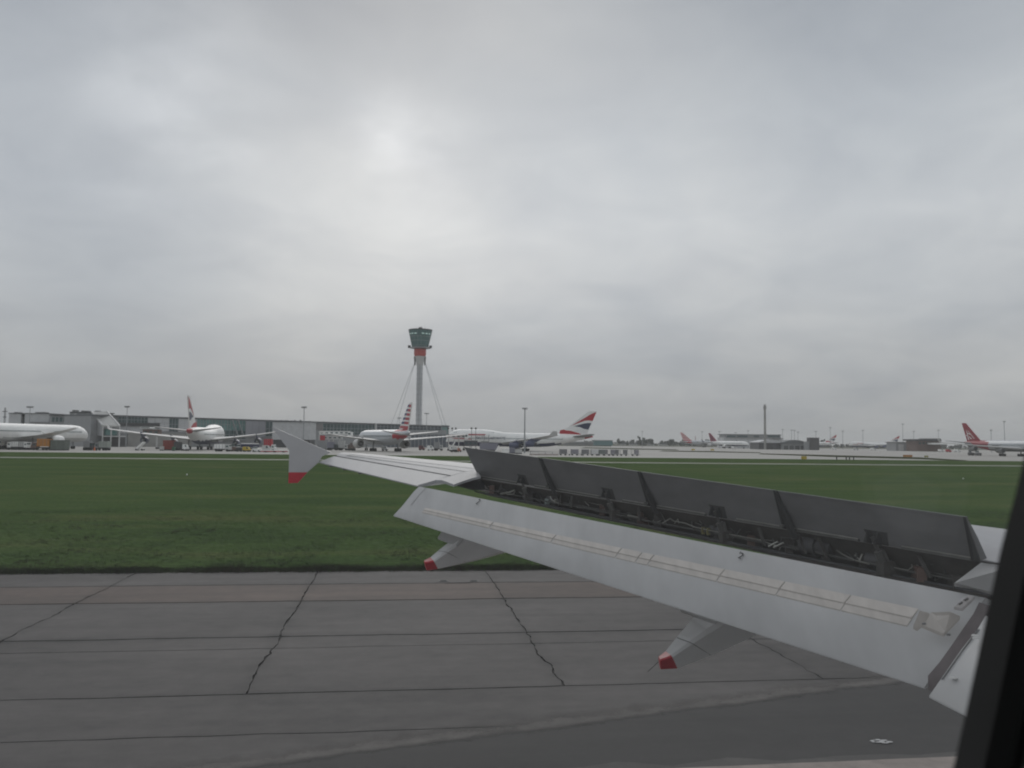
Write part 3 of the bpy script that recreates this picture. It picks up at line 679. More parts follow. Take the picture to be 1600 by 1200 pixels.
# pipes along the bay and branching lines
def run(pxs, m_, r_, name='pipe'):
    pts = []
    for px, u, v_ in pxs: pts.append(bayp(s_bay(px), u, v_))
    W(MB().path(pts, r_, 6), name, m_, bay)
run([(755, .8, .03), (842, .78, .025), (930, .8, .03), (1020, .8, .025), (1150, .8, .03), (1290, .82, .03), (1420, .82, .025), (1520, .82, .03)], PIPED, .008)
run([(885, .7, .05), (990, .72, .05), (1013, .72, .045)], PIPED, .006)
run([(990, .85, .04), (1008, .86, .04)], PIPE, .007)
run([(1044, .85, .03), (1052, .7, .09), (1060, .8, .07), (1078, .8, .07), (1094, .85, .05), (1115, .85, .045), (1150, .85, .045), (1175, .85, .045), (1198, .85, .045)], PIPE, .006)
run([(1047, .5, .12), (1062, .45, .16), (1080, .5, .15), (1086, .7, .06), (1092, .85, .04)], PIPED, .0055)
run([(1060, .75, .05), (1064, .7, .10), (1067, .75, .06)], PIPE, .004)
run([(1194, .8, .05), (1210, .85, .03), (1222, .95, .02)], PIPE, .006)
run([(1200, .6, .06), (1222, .62, .055), (1245, .65, .05), (1262, .6, .05)], PIPED, .0055)
run([(1212, 1.02, .0), (1222, .8, .06)], PIPE, .008); run([(1220, 1.02, .0), (1231, .8, .06)], PIPE, .008)
run([(1305, .5, .10), (1320, .7, .06), (1340, .85, .03), (1365, .9, .02)], PIPE, .006)
run([(1310, .4, .12), (1325, .45, .13), (1340, .6, .09), (1345, .85, .04)], PIPED, .0055)
run([(1349, .85, .03), (1351, .7, .09)], PIPE, .0055); run([(1343, .9, .02), (1332, .6, .06), (1318, .5, .11)], PIPED, .005)
run([(1400, .85, .03), (1425, .88, .03), (1430, .8, .06), (1428, .7, .08)], PIPE, .004)
run([(1430, .7, .05), (1470, .7, .05), (1500, .72, .05)], PIPED, .006)
run([(798, 1.05, .0), (808, .95, .04), (814, .85, .08)], PIPE, .012); run([(806, 1.0, .01), (815, .95, .03), (813, .8, .07)], PIPE, .007)
run([(868, .8, .09), (872, .85, .05), (880, .85, .03), (888, .9, .02)], PIPE, .007); run([(873, .7, .03), (876, .8, .06)], PIPE, .016)
run([(875, .7, .10), (884, .85, .02)], PIPED, .006)
for q in range(46):
    px = rnd.uniform(770, 1490); a = (px, rnd.uniform(.2, .85), rnd.uniform(.01, .14))
    run([a, (px + rnd.uniform(-14, 14), rnd.uniform(.2, .85), rnd.uniform(.01, .16)), (px + rnd.uniform(-20, 20), rnd.uniform(.2, .9), rnd.uniform(.0, .1))], rnd.choice((PIPED, PIPED, DARK, PIPE)), rnd.uniform(.003, .006), 'hose')
W(MB().box(bayp(s_bay(859), .65, .03), (.05, .05, .06), YAW), 'valve', mat('pale_green_valve', (0.3, 0.36, 0.35), 0.4, var=0.2, scale=20), bay)
for px in (1106, 1114): W(MB().box(bayp(s_bay(px), .8, .035), (.03, .025, .06), YAW), 'clamp', mat('olive_clamp', (0.2, 0.18, 0.07), 0.6, var=0.2), bay)

# ---- fixed wing ahead of the spoilers, outer wing, aileron
TT, TA = V(498, 722, 15.2), V(652, 759, 11.42)          # trailing edge: tip, aileron inboard end
HTp, HA = V(524, 712.5, 15.12), V(705, 743.5, 11.42)      # aileron hinge line
CT = lf(15.2, -0.95); CT.z = at_l(*project(CT + Vector((0, 0, EYE - .2)))[:1], 706.8, 15.2).z
CA = lf(11.42, 1.25); CA.z = at_l(project(CA + Vector((0, 0, EYE - .35)))[0], 730.5, 11.42).z
def lead(c, d, dz): return c + FV * d + Vector((0, 0, dz))
def wing_sec(h, c, chord, th):
    return [h + Vector((0, 0, -.012)), h, mix(h, c, .5) + Vector((0, 0, .012)), c, lead(c, chord * .3, -.012), lead(c, chord * .55, -.05), lead(c, chord * .66, -.11), lead(c, chord * .6, -.17), lead(c, chord * .2, -th), lead(h, 0.7, -th * .9), h + FV * .02 + Vector((0, 0, -.03))]
secs = []
for k in range(13):
    s = k / 12; h, c = mix(HTp, HA, s), mix(CT, CA, s)
    secs.append(wing_sec(h + FV * .012, c, mix(1.0, 1.7, s), mix(.18, .3, s)))
outer = W(MB().loft(secs), 'outer_wing', WINGT, smooth=40)
secs = []
for k in range(11):
    s = k / 10; t_, h = mix(TT, TA, s), mix(HTp, HA, s)
    secs.append([t_, mix(t_, h, .5) + Vector((0, 0, .006)), h - FV * .008, h - FV * .008 + Vector((0, 0, -.08)), t_ + Vector((0, 0, -.014))])
ail = W(MB().loft(secs), 'aileron', WINGT, smooth=40)
for x, y in ((519, 728), (541, 733), (565, 739)):
    W(MB().tube(V(x + 3, y - 1.5, 15.2 - (x - 498) / 154 * 3.78), V(x - 5, y + 0.8, 15.2 - (x - 498) / 154 * 3.78), .03, .012, 6), 'static_discharger', GREY, ail)
gp = [mix(HTp, HA, k / 12) for k in range(13)]
W(MB().loft([[p - FV * .016 + Vector((0, 0, .001)), p + Vector((0, 0, .0055)), p + FV * .016 + Vector((0, 0, .006)), p - Vector((0, 0, .02))] for p in gp]), 'hinge_gap', GAPM, ail)
for u in (0.42, 0.75): W(MB().loft([[mix(mix(HTp, HA, k / 12), mix(CT, CA, k / 12), u) + FV * e + Vector((0, 0, .0135)) for e in (-.008, .008)] for k in range(1, 13)], caps=False, closed=False), 'skin_joint', PALE, outer)
# from the aileron to the cabin: skin ahead of the spoiler hinge
Ain = [HA, CA]
secs = [wing_sec(HA + FV * .012, CA, 1.7, .3)]
Hi, Ci = V(1552, 888, 4.95), V(1560, 836.5, 4.95)
Ci = V(1560, 838, 5.0) + FV * 0.25
for k in range(10):
    s = k / 9; hh = bt(s) + FV * .03 + Vector((0, 0, .012)); cc = mix(CA, Ci, s) - Vector((0, 0, .10 * s))
    secs.append(wing_sec(hh, cc, mix(1.7, 2.6, s), mix(.3, .5, s)))
for k in (1, 2, 3, 4):
    off = LV * (-0.7 * k) + FV * (0.18 * k)
    secs.append([p + off + Vector((0, 0, -.02 * k)) for p in secs[10]])
wing_skin = W(MB().loft(secs), 'wing_skin', WINGT, smooth=40)
# trailing piece between aileron and spoilers, and the shroud at the inboard end
pn_ = (HA - TA).cross(TT - TA).normalized()
def on_plane(px, py): d = ray(px, py); return CAM + d * ((TA - CAM).dot(pn_) / d.dot(pn_))
ps = [on_plane(*q) for q in ((653.5, 758.3), (674, 751), (690, 750.5), (709, 757.4), (724, 752), (738, 747.5), (751, 744.5), (744, 733), (706.5, 742.5))]
W(MB().prism([p + Vector((0, 0, .004)) for p in ps], (0, 0, -.03)), 'trailing_panel', WINGT)
ps = [V(709, 758, 11.2), V(728, 750.5, 11.2), V(750, 746, 11.2), V(752, 765, 11.1), V(738, 766, 11.1)]
W(MB().prism(ps, FV * .05), 'closing_rib', BAYF)
ps = [V(1491, 911, 5.05), V(1533, 879, 5.02), V(1580, 886, 4.6), V(1640, 935, 4.3), V(1570, 930, 4.7), V(1525, 917, 5.0)]
W(MB().prism([p for p in ps], (0, 0, -.02)), 'inboard_panel', WINGM)
# crease between skin and inboard panel
W(MB().tube(V(1533, 877, 4.99), V(1600, 887, 4.4), .006, n=6), 'panel_gap', GAPM)

# ---- wingtip fence
FZ = 15.26
main = [V(x, y, FZ) for x, y in ((424.5, 667.5), (429, 668), (441, 673.5), (478, 690), (517, 707), (503, 713), (498, 722), (488, 731), (480, 738), (451, 738), (452, 704), (437, 684.5))]
fence = W(MB().prism(main, LV * .055), 'wingtip_fence', mat('fence_paint', (0.47, 0.47, 0.48), 0.4, var=0.06, scale=2))
low = [V(x, y, FZ) for x, y in ((451, 738.2), (480, 738.2), (473, 746), (465, 754.5), (450.5, 755))]
W(MB().prism(low, LV * .055), 'red_lower_tip', TIPR, fence)

# ------------------------------------------------------------------ cabin window surround, close to the eye
CW = 0.2
edge = [(1622, 700), (1605, 770), (1581, 860), (1566, 930), (1547, 1020), (1528, 1110), (1507, 1205), (1450, 1340), (1370, 1470), (1100, 1580), (500, 1580), (50, 1450), (-180, 1100), (-260, 500), (-180, 0), (150, -350), (700, -420), (1350, -360), (1600, -150), (1690, 250), (1690, 500), (1640, 620)]
E0 = [V(x, y, CW) for x, y in edge]; cen = sum(E0, Vector()) / len(E0)
def ringp(p, grow, dl):
    d = (p - cen); d -= LV * d.dot(LV); return p + d.normalized() * grow + LV * dl
t = thing('cabin_window', 'dark blurred edge of the cabin window down the right side', 'window', lf(CW, 0.0, EYE - 0.15))
def ring(name, prof, m):
    n = len(E0); mb = MB(); secs = [[ringp(p, g_, d_) for g_, d_ in prof] for p in E0]
    k = len(prof); ps = [q for s in secs for q in s]
    fs = [(i * k + j, i * k + (j + 1) % k, ((i + 1) % n) * k + (j + 1) % k, ((i + 1) % n) * k + j) for i in range(n) for j in range(k)]
    return mb.add(ps, fs).build(name, m, t, world=True, smooth=30)
PANE = bpy.data.materials.new('milky_window_pane'); PANE.use_nodes = True; pn2 = PANE.node_tree; pn2.nodes.clear()
po = pn2.nodes.new('ShaderNodeOutputMaterial'); pp = pn2.nodes.new('ShaderNodeVolumePrincipled'); pp.inputs['Color'].default_value = (0.95, 0.96, 0.96, 1); pp.inputs['Density'].default_value = 9.0
pn2.links.new(pp.outputs[0], po.inputs['Volume'])
MB().prism([ringp(p, 0.006, 0.004) for p in E0], LV * 0.008).build('window_pane', PANE, t, world=True)
def smear(pix, dl):
    MB().prism([V(x, y, CW) + LV * dl for x, y in pix], LV * 0.0018).build('pane_smear', PANE, t, world=True)
ring('window_seal', [(0.0, 0.004), (0.0, -0.006), (0.004, -0.010), (0.009, -0.008), (0.012, 0.004)], BLACK)
ring('window_reveal', [(0.009, 0.004), (0.011, -0.012), (0.03, -0.05), (0.05, -0.06), (0.45, -0.07), (0.45, 0.004), (0.035, 0.006)], mat('dark_window_plastic', (0.5, 0.53, 0.5), 0.6, var=0.1, scale=30))

smear([(1400, 745), (1450, 722), (1530, 730), (1585, 760), (1570, 830), (1548, 900), (1500, 880), (1440, 820), (1405, 790)], 0.016)
smear([(1440, 760), (1500, 740), (1560, 770), (1548, 850), (1500, 850), (1455, 810)], 0.022)

# the body of the aircraft around the cabin: it shades the wing, the flap and the runway beside it
FC, FR = lf(CW - 1.955, 0, EYE - 0.30), 1.96
mb = MB(); nA = 36; Fs = [-15 + .25 * k for k in range(149)]
def fpt(a, f): return FC + FV * f + LV * (FR * math.cos(a)) + Vector((0, 0, FR * 1.03 * math.sin(a)))
for i in range(len(Fs) - 1):
    for j in range(nA):
        a0, a1 = 2 * math.pi * j / nA, 2 * math.pi * (j + 1) / nA
        if -.9 < Fs[i] < .6 - .001 and (j in (0, 1, nA - 1, nA - 2)) and -.55 < Fs[i] + .25 - .0 < .55: continue
        if j in (17, 0) and i % 2 == 0 and abs(Fs[i]) > .8: continue        # the other cabin windows
        mb.add([fpt(a0, Fs[i]), fpt(a1, Fs[i]), fpt(a1, Fs[i + 1]), fpt(a0, Fs[i + 1])], [(0, 1, 2, 3)])
for f in (Fs[0], Fs[-1]): mb.add([fpt(2 * math.pi * j / nA, f) for j in range(nA)], [tuple(range(nA))])
mb.build('cabin_wall', mat('cabin_body_paint', (0.8, 0.8, 0.8), 0.5, var=0.05), t, world=True, recalc=False)
# ------------------------------------------------------------------ px-framed building blocks, at real distances
def pb(mb, x0, x1, yt, yb, y, dep, mi=0):
    xm = (x0 + x1) / 2
    zt = at_y(xm, yt, y).z; zb = 0.0 if yb is None else at_y(xm, yb, y).z
    ym = (yt + (yb if yb is not None else yt)) / 2
    X0, X1 = at_y(x0, ym, y).x, at_y(x1, ym, y).x
    return mb.hexa([(X0, y, zb), (X1, y, zb), (X1, y + dep, zb), (X0, y + dep, zb), (X0, y, zt), (X1, y, zt), (X1, y + dep, zt), (X0, y + dep, zt)], mi)
def PB(t, name, m, x0, x1, yt, yb, y, dep): return pb(MB(), x0, x1, yt, yb, y, dep).build(name, m, t, world=True)
def SUB(t, part, name, m, x0, x1, yt, yb, y, dep):
    o = PB(t, name, m, x0, x1, yt, yb, y, dep); o.parent = part; return o

# ---- long pier building, its roofline falling away to the right
PA, PBb = Vector((-192, 403, 0)), Vector((-44, 597, 0))
PD = (PBb - PA).normalized(); PN = Vector((PD.y, -PD.x, 0))          # PN faces the runway
def wall(px, py, off=0.0):
    d = ray(px, py); p0 = PA + PN * off; k = (p0 - CAM).dot(PN) / d.dot(PN); return CAM + d * k
def wpan(mb, x0, x1, yt, yb, off, th, mi=0):
    xm = (x0 + x1) / 2; a, b = wall(x0, yt, off), wall(x1, yt, off)
    zt = wall(xm, yt, off).z; zb = 0.0 if yb is None else wall(xm, yb, off).z
    a.z = b.z = 0; bk = -PN * th
    lo = [a + Vector((0, 0, zb)), b + Vector((0, 0, zb)), b + bk + Vector((0, 0, zb)), a + bk + Vector((0, 0, zb))]
    return mb.hexa(lo + [p + Vector((0, 0, zt - zb)) for p in lo], mi)
pier = thing('terminal_pier', 'long grey terminal pier with green glass and pale panels behind the parked airliners', 'terminal', PA + PD * 60)
body = MB(); q = [PA - PD * 4, PBb + PD * 1, PBb + PD * 1 - PN * 26, PA - PD * 4 - PN * 26]
body.hexa([p + Vector((0, 0, 0)) for p in q] + [p + Vector((0, 0, 14.1)) for p in q]).build('wall', CLADD, pier, world=True)
q2 = [p + PN * (0.8 if i < 2 else 0) for i, p in enumerate(q)]
MB().hexa([p + Vector((0, 0, 14.1)) for p in q2] + [p + Vector((0, 0, 14.9)) for p in q2]).build('roof', ROOFM, pier, world=True)
def wpart(name, m, *a): return wpan(MB(), *a).build(name, m, pier, world=True)
def roofy(px): return project(wall(px, 660) * 0 + Vector((wall(px, 660).x, wall(px, 660).y, 14.1)))[1]
def glazed(x0, x1, yt, yb, m, n, rows=(0.5,)):
    g_ = wpart('glazing', m, x0, x1, yt, yb, 0.35, 0.3)
    mb = MB()
    for k in range(n + 1):
        x = x0 + (x1 - x0) * k / n; wpan(mb, x - 0.28, x + 0.28, yt, yb, 0.55, 0.2)
    for r_ in rows: y = yt + (yb - yt) * r_; wpan(mb, x0, x1, y - 0.3, y + 0.3, 0.53, 0.18)
    o = mb.build('mullion', STEEL, pier, world=True); o.parent = g_; o['kind'] = 'stuff'
    return g_
def panels(x0, x1, yt, yb, m, n):
    for k in range(n):
        a, b = x0 + (x1 - x0) * k / n, x0 + (x1 - x0) * (k + 1) / n
        wpart('panel', m, a + 0.12, b - 0.12, yt, yb, 0.45, 0.4)
glazed(185, 231, 651.5, 660.5, DGLASS, 9); wpart('soffit', DARK, 185, 250, 661, 665.5, 1.6, 1.5); panels(185, 231, 666, 677, CLAD, 5)
panels(231.5, 264.5, 651.5, 660.8, CLAD, 3); panels(250, 264.5, 661.2, 674, CLAD, 2); glazed(265, 279, 652, 674, DGLASS, 3); panels(279.5, 308, 652.5, 675, CLAD, 3)
wpart('base_wall', CONC, 200, 300, 677, None, 0.5, 0.4)
glazed(308.5, 384, 654.5, 672, TEAL, 16); glazed(308.5, 384, 672.5, 685, DGLASS, 12); wpart('canopy_slab', CLADD, 300, 386, 685.3, 687.3, 2.0, 2.2)
for x in (363, 372): # slanting struts in front of the glass
    a, b = wall(x, 656.5, 2.0), wall(x + 10, 684, 2.0); MB().tube(a, b, 0.35, n=6).build('strut', STEEL, pier, world=True)
panels(384.5, 415, 657.5, 683.5, mat('lilac_cladding', (0.30, 0.30, 0.325), 0.55, var=0.06, scale=0.4), 3)
glazed(415.5, 427, 659, 681, DGLASS, 2)
panels(484, 505, 661.8, 671.5, mat('brown_grey_cladding', (0.21, 0.2, 0.2), 0.6, var=0.06, scale=0.4), 2)
glazed(505, 587, 663, 679, DGLASS, 15, (0.42, 0.75)); wpart('pilaster', PALE, 586.5, 588.7, 662, 678, 1.2, 1.0)
glazed(589, 690, 664.2, 671.5, mat('blue_black_glass', (0.035, 0.055, 0.07), 0.12, var=0.25, scale=0.3), 18, (0.5,)); panels(589, 698, 672, 679, CLADD, 9)
glazed(690.5, 700, 664.4, 686, TEAL, 3)
for k in range(18):
    x = 592 + k * 6.2; wpart('column', STEEL, x, x + 1.0, 679, None, 1.4, 0.5)
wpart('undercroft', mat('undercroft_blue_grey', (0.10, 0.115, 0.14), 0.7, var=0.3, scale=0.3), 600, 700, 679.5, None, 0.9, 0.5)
for x in (205, 262, 330, 372, 440, 520, 560, 610, 675):
    wpan(MB(), x, x + 5, roofy(x) - 1.7, roofy(x), -3, 3).build('roof_unit', GREY, pier, world=True)
for x in (445, 456, 470, 506, 548): wpan(MB(), x, x + 0.5, roofy(x) - 3.0, roofy(x), -2, .3).build('roof_rail', STEEL, pier, world=True)

# pale windowless block in front of the pier
t = thing('terminal_block', 'pale windowless terminal block with a dark roof edge left of the glazed pier', 'building', foot(455, 462))
for k in range(4): PB(t, 'wall_panel', CLAD, 425.5 + k * 14.8, 425.5 + (k + 1) * 14.8 - 0.25, 659.5, 687, 462, 14)
PB(t, 'roof', ROOFM, 424.5, 486, 657.6, 659.4, 461.5, 15); PB(t, 'base', DARK, 427, 484, 687, None, 463, 12)
for x in (430, 438, 447, 459, 468): SUB(t, KIDS(t)[0], 'vent', GREY, x, x + 2.2, 656.3, 657.6, 464, 2)

# buildings at the left end
t = thing('terminal_building', 'pale grey flat roofed terminal building at the far left behind the cropped airliner', 'building', foot(45, 430))
PB(t, 'wall', CLAD, 14, 33, 646.5, None, 430, 18); PB(t, 'recess', DARK, 33, 39, 648.5, None, 431.5, 16)
w2 = PB(t, 'wall', CLAD, 39, 77, 646.5, None, 430, 18); PB(t, 'roof', ROOFM, 13, 78, 645.3, 646.4, 429.5, 19)
PB(t, 'cornice', GREY, 46, 90, 659.5, 661.5, 427, 3)
for x in (22, 55, 64): SUB(t, w2, 'roof_unit', GREY, x, x + 6, 643.8, 645.3, 436, 4)
t = thing('terminal_building', 'darker low terminal building between the pale block and the tall stepped one', 'building', foot(93, 425))
PB(t, 'wall', CLADD, 78, 109, 649.8, None, 425, 18); PB(t, 'roof', DARK, 77, 110, 648.4, 649.7, 424.5, 19)
for x in (81, 87, 93, 99, 104): PB(t, 'window', DGLASS, x, x + 4, 652, 659, 424.8, .3)
t = thing('terminal_building', 'tall stepped grey building with rooftop plant beside the sloping glass stair', 'building', foot(124, 418))
w3 = PB(t, 'wall', CLADD, 109, 150, 644.8, None, 418, 18); PB(t, 'roof', DARK, 108.5, 151, 643.4, 644.7, 417.5, 19)
PB(t, 'pilaster', PALE, 115.5, 118.5, 646, 661, 417, 1); PB(t, 'dark_panel', DARK, 110, 115, 648, 659, 417.5, .6); PB(t, 'lower_storey', CLAD, 137, 160, 675, 690, 416.5, 3)
for x, h in ((113, 3), (127, 2), (134, 1.6), (148, 1.8)): SUB(t, w3, 'roof_unit', GREY, x, x + 4, 643.4 - h, 643.4, 424, 4)
for x in (139, 155): PB(t, 'window', DGLASS, x, x + 3, 671, 678, 416, .4)

t = thing('sloping_stair_block', 'grey terminal end with a sloping roof and white edge beams beside the pier', 'building', foot(170, 396))
Yf, Yb = 396.0, 410.0
A, B, Cc, D = at_y(160, 664.5, Yf), at_y(187, 665.5, Yf), at_y(167, 643, Yb), at_y(143, 643, Yb)
def dn(p, z): return Vector((p.x, p.y, z))
ab = Vector((0, 0, -0.6))
MB().hexa([A + ab, B + ab, Cc + ab, D + ab, A, B, Cc, D]).build('sloping_roof', mat('sloping_roof_panel', (0.42, 0.42, 0.40), 0.5, var=0.08, scale=0.4), t, world=True)
zl = at_y(170, 681, Yf).z
Al = dn(at_y(138, 664, Yb + 2), zl)
MB().add([A + ab, D + ab, dn(D, zl), dn(A, zl), A + ab + Vector((0.4, 0, 0)), D + ab + Vector((.4, 0, 0)), dn(D, zl) + Vector((.4, 0, 0)), dn(A, zl) + Vector((.4, 0, 0))], [(0, 1, 2, 3), (7, 6, 5, 4), (0, 4, 5, 1), (1, 5, 6, 2), (2, 6, 7, 3), (3, 7, 4, 0)]).build('side_wall', CLADD, t, world=True)
MB().add([B + ab, Cc + ab, dn(Cc, zl), dn(B, zl), B + ab - Vector((0.4, 0, 0)), Cc + ab - Vector((.4, 0, 0)), dn(Cc, zl) - Vector((.4, 0, 0)), dn(B, zl) - Vector((.4, 0, 0))], [(0, 1, 2, 3), (7, 6, 5, 4), (0, 4, 5, 1), (1, 5, 6, 2), (2, 6, 7, 3), (3, 7, 4, 0)]).build('side_wall', CLADD, t, world=True)
MB().tube(A, D, 0.45, n=6).build('edge_beam', PALE, t, world=True); MB().tube(B, Cc, 0.45, n=6).build('edge_beam', PALE, t, world=True)
PB(t, 'window', TEAL, 163, 184, 670.5, 680, Yf + 1.5, 1); PB(t, 'wall', CLADD, 160, 187, 665.5, 670, Yf + .3, 1)
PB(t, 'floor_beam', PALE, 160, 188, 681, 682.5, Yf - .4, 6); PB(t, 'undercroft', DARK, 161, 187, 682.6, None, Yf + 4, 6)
for x in (160, 173, 186): PB(t, 'column', PALE, x, x + 1.6, 666, None, Yf - .3, .5)

# ---- control tower with its stays
TY = 650.0; TK = TY / 1350; tx = foot(653.8, TY)
def tz(py): return at_y(654, py, TY).z
tower = thing('control_tower', 'tall slender control tower with a flared green glass cab and red collar', 'control tower', tx)
def tl(name, prof, m, n=24, smooth=False): return MB().lathe([(r * TK, tz(py)) for r, py in prof], n=n).build(name, m, tower, smooth=smooth)
shaft = tl('shaft', [(5.0, 700), (5.0, 668), (4.9, 640), (4.9, 572), (5.0, 568)], mat('pale_steel_shaft', (0.56, 0.57, 0.58), 0.45, 0.1, var=0.05, scale=0.3), 20, 40)
for py in range(576, 664, 8): tl('ring_joint', [(4.9, py + .45), (5.12, py + .45), (5.12, py), (4.9, py)], STEEL, 20).parent = shaft
for s in (-1, 1, 0): # vertical shading lines of the shaft, put on as darker strips
    MB().box((s * 2.4 * TK, -math.sqrt(25 - (2.4 * s) ** 2) * TK, (tz(668) + tz(570)) / 2), (0.35, 0.3, tz(570) - tz(668))).build('shading_strip', STEEL if s else GREY, tower).parent = shaft
tl('collar_neck', [(5.1, 571), (6.6, 562), (8.0, 557.2), (7.6, 556.6), (4, 556.6)], PALE, 20)
tl('red_collar', [(3, 556.6), (8.6, 556.4), (9.5, 553.5), (9.5, 545.6), (3, 545.5)], mat('faded_red_cladding', (0.46, 0.07, 0.06), 0.5, var=0.08), 20)
walk = tl('catwalk', [(9, 544.9), (16.2, 544.2), (16.2, 543.2), (9, 543.2)], STEEL, 24)
for a in range(24):
    th = 2 * math.pi * a / 24; MB().box((16 * TK * math.cos(th), 16 * TK * math.sin(th), tz(542.3)), (.2, .2, (543.2 - 541.4) * TK)).build('railing_post', STEEL, tower).parent = walk
for s in (-1, 1): MB().box((s * 16.6 * TK, -1.5, tz(542.2)), (2.0, 2.0, 1.9)).build('antenna_box', DARK, tower).parent = walk
n = 18
cab = tl('cab_glazing', [(12.2, 543.4), (13.0, 540.5), (18.0, 518.5), (18.3, 516.6)], mat('cab_glass', (0.07, 0.15, 0.15), 0.12, var=0.2, scale=0.25, spec=0.6), n)
mb = MB()
for k in range(n):
    a = 2 * math.pi * k / n; c_, s_ = math.cos(a), math.sin(a)
    mb.tube((12.4 * TK * c_, 12.4 * TK * s_, tz(543)), (18.35 * TK * c_, 18.35 * TK * s_, tz(517)), 0.16, n=5)
o = mb.build('mullion', mat('teal_steel', (0.16, 0.21, 0.20), 0.5, 0.2, var=0.05), tower); o.parent = cab; o['kind'] = 'stuff'
for py, r in ((540.3, 13.15), (533, 14.8), (526.5, 16.3)): tl('floor_band', [(r, py + .5), (r + .2, py + .4), (r + .3, py - .4), (r, py - .5)], mat('teal_steel', (0, 0, 0)), n).parent = cab
# lit ceiling strips seen through the upper panes
LITC = emit_mat('lit_ceiling_strip', (0.45, 0.62, 0.58), 0.22)
for k in range(n):
    a0, a1 = 2 * math.pi * (k + .16) / n, 2 * math.pi * (k + .84) / n
    if not (math.pi * 1.12 < (a0 + a1) / 2 < math.pi * 1.9) or k in (13,): continue
    r0, r1 = 17.02, 17.5
    MB().hexa([Vector((r * TK * math.cos(a), r * TK * math.sin(a), tz(py))) for py, r, dr in ((523.4, 17.0, 0), (521.6, 17.42, 0)) for r, a in ((r, a0), (r, a1), (r + .18, a1), (r + .18, a0))]).build('ceiling_light', LITC, tower).parent = cab
roof = tl('roof', [(18.9, 516.8), (18.9, 515.4), (12, 514.6), (6, 513.6), (3.4, 513.4), (3.2, 511.7), (1.2, 511.0), (0.2, 510.9)], DARK, n)
for s in (-6, 2, 7): MB().tube((s * TK, 0, tz(515)), (s * TK, 0, tz(509.5)), .08, n=5).build('aerial', STEEL, tower).parent = roof
for k, a in enumerate((math.pi * .96, .17, math.pi / 2)):
    for s in (-1, 1):
        d = Vector((math.cos(a + s * (.0 if k == 2 else .24)), math.sin(a + s * (.03 if k == 2 else .24)), 0))
        top = Vector((0, 0, tz(565 + (1.5 if s > 0 else 0)))) + d * 8.2 * TK; base = d * (52 + (s if k != 1 else -s) * 2.5) * TK
        MB().tube(top, base, 0.13, n=5).build('stay_cable', STEEL, tower)
        MB().prism([d * 6.8 * TK + Vector((0, 0, tz(556.8))), d * 9.6 * TK + Vector((0, 0, tz(557.2))), d * 8.6 * TK + Vector((0, 0, tz(570.8))), d * 7.4 * TK + Vector((0, 0, tz(570.5)))], Vector((-d.y, d.x, 0)) * .5).build('stay_bracket', GREY, tower)

# ---- airliners
SPEC = {
 '747': dict(L=70.7, r=3.25, zc=5.35, hump=True, fin=(-19.5, -32.6, -33.0, -37.2, 8.4, 19.4), wing=(9.5, 14.5, 30.5, -15.5, 4.2, 3.9, 7.4), winglet=1.9,
             eng=((11.7, 3.5, 1.38, 5.6, 2.7), (20.8, -4.2, 1.38, 5.6, 3.5)), tail=(-24.5, 9.2, 11.0, -33.5, 2.7, 7.0, 8.3), gear=((0.5, 1.9), (-3.2, 5.5)), nose=26.5),
 '777': dict(L=63.7, r=3.1, zc=5.6, hump=False, fin=(-19.0, -29.6, -30.2, -33.4, 8.4, 18.6), wing=(8.0, 12.8, 30.2, -13.5, 2.2, 4.2, 7.3), winglet=0,
             eng=((9.8, 5.0, 1.85, 6.6, 3.0),), tail=(-22.5, 8.0, 10.8, -31.0, 2.6, 6.6, 8.0), gear=((-2.5, 5.2),), nose=24.5),
 '767': dict(L=54.9, r=2.6, zc=4.9, hump=False, fin=(-16.5, -25.6, -25.8, -28.8, 7.2, 15.9), wing=(7.0, 10.8, 25.0, -9.8, 2.2, 3.7, 6.0), winglet=3.0,
             eng=((8.0, 4.4, 1.45, 5.6, 2.6),), tail=(-19.4, 6.8, 9.3, -26.0, 2.2, 5.9, 6.9), gear=((-2.2, 4.4),), nose=21.0),
 '340': dict(L=75.3, r=2.85, zc=5.2, hump=False, fin=(-24.5, -34.8, -35.2, -38.6, 7.9, 17.4), wing=(10.0, 12.5, 31.0, -12.0, 2.4, 3.9, 6.6), winglet=2.0,
             eng=((9.4, 4.5, 1.35, 5.2, 2.8), (19.5, -2.2, 1.35, 5.2, 3.6)), tail=(-28.5, 7.6, 10.6, -36.0, 2.4, 6.4, 7.6), gear=((-1.5, 5.2),), nose=31.0)}
FUSE = [(0, .02, -.26, -.30), (.006, .24, -.02, -.52), (.02, .50, .30, -.76), (.035, .68, .52, -.87), (.055, .84, .74, -.95), (.085, .96, .93, -1), (.13, 1, 1, -1), (.22, 1, 1, -1), (.30, 1, 1, -1), (.40, 1, 1, -1), (.52, 1, 1, -1), (.64, 1, 1, -1),
        (.70, .98, 1, -.92), (.745, .94, 1, -.78), (.79, .86, .98, -.58), (.83, .76, .96, -.38), (.87, .64, .93, -.17), (.91, .5, .88, .04), (.945, .36, .83, .22), (.975, .22, .76, .38), (1.0, .1, .68, .5)]
HUMP = {.02: .62, .035: 1.02, .055: 1.3, .085: 1.44, .13: 1.48, .22: 1.48, .30: 1.42, .40: 1.06}
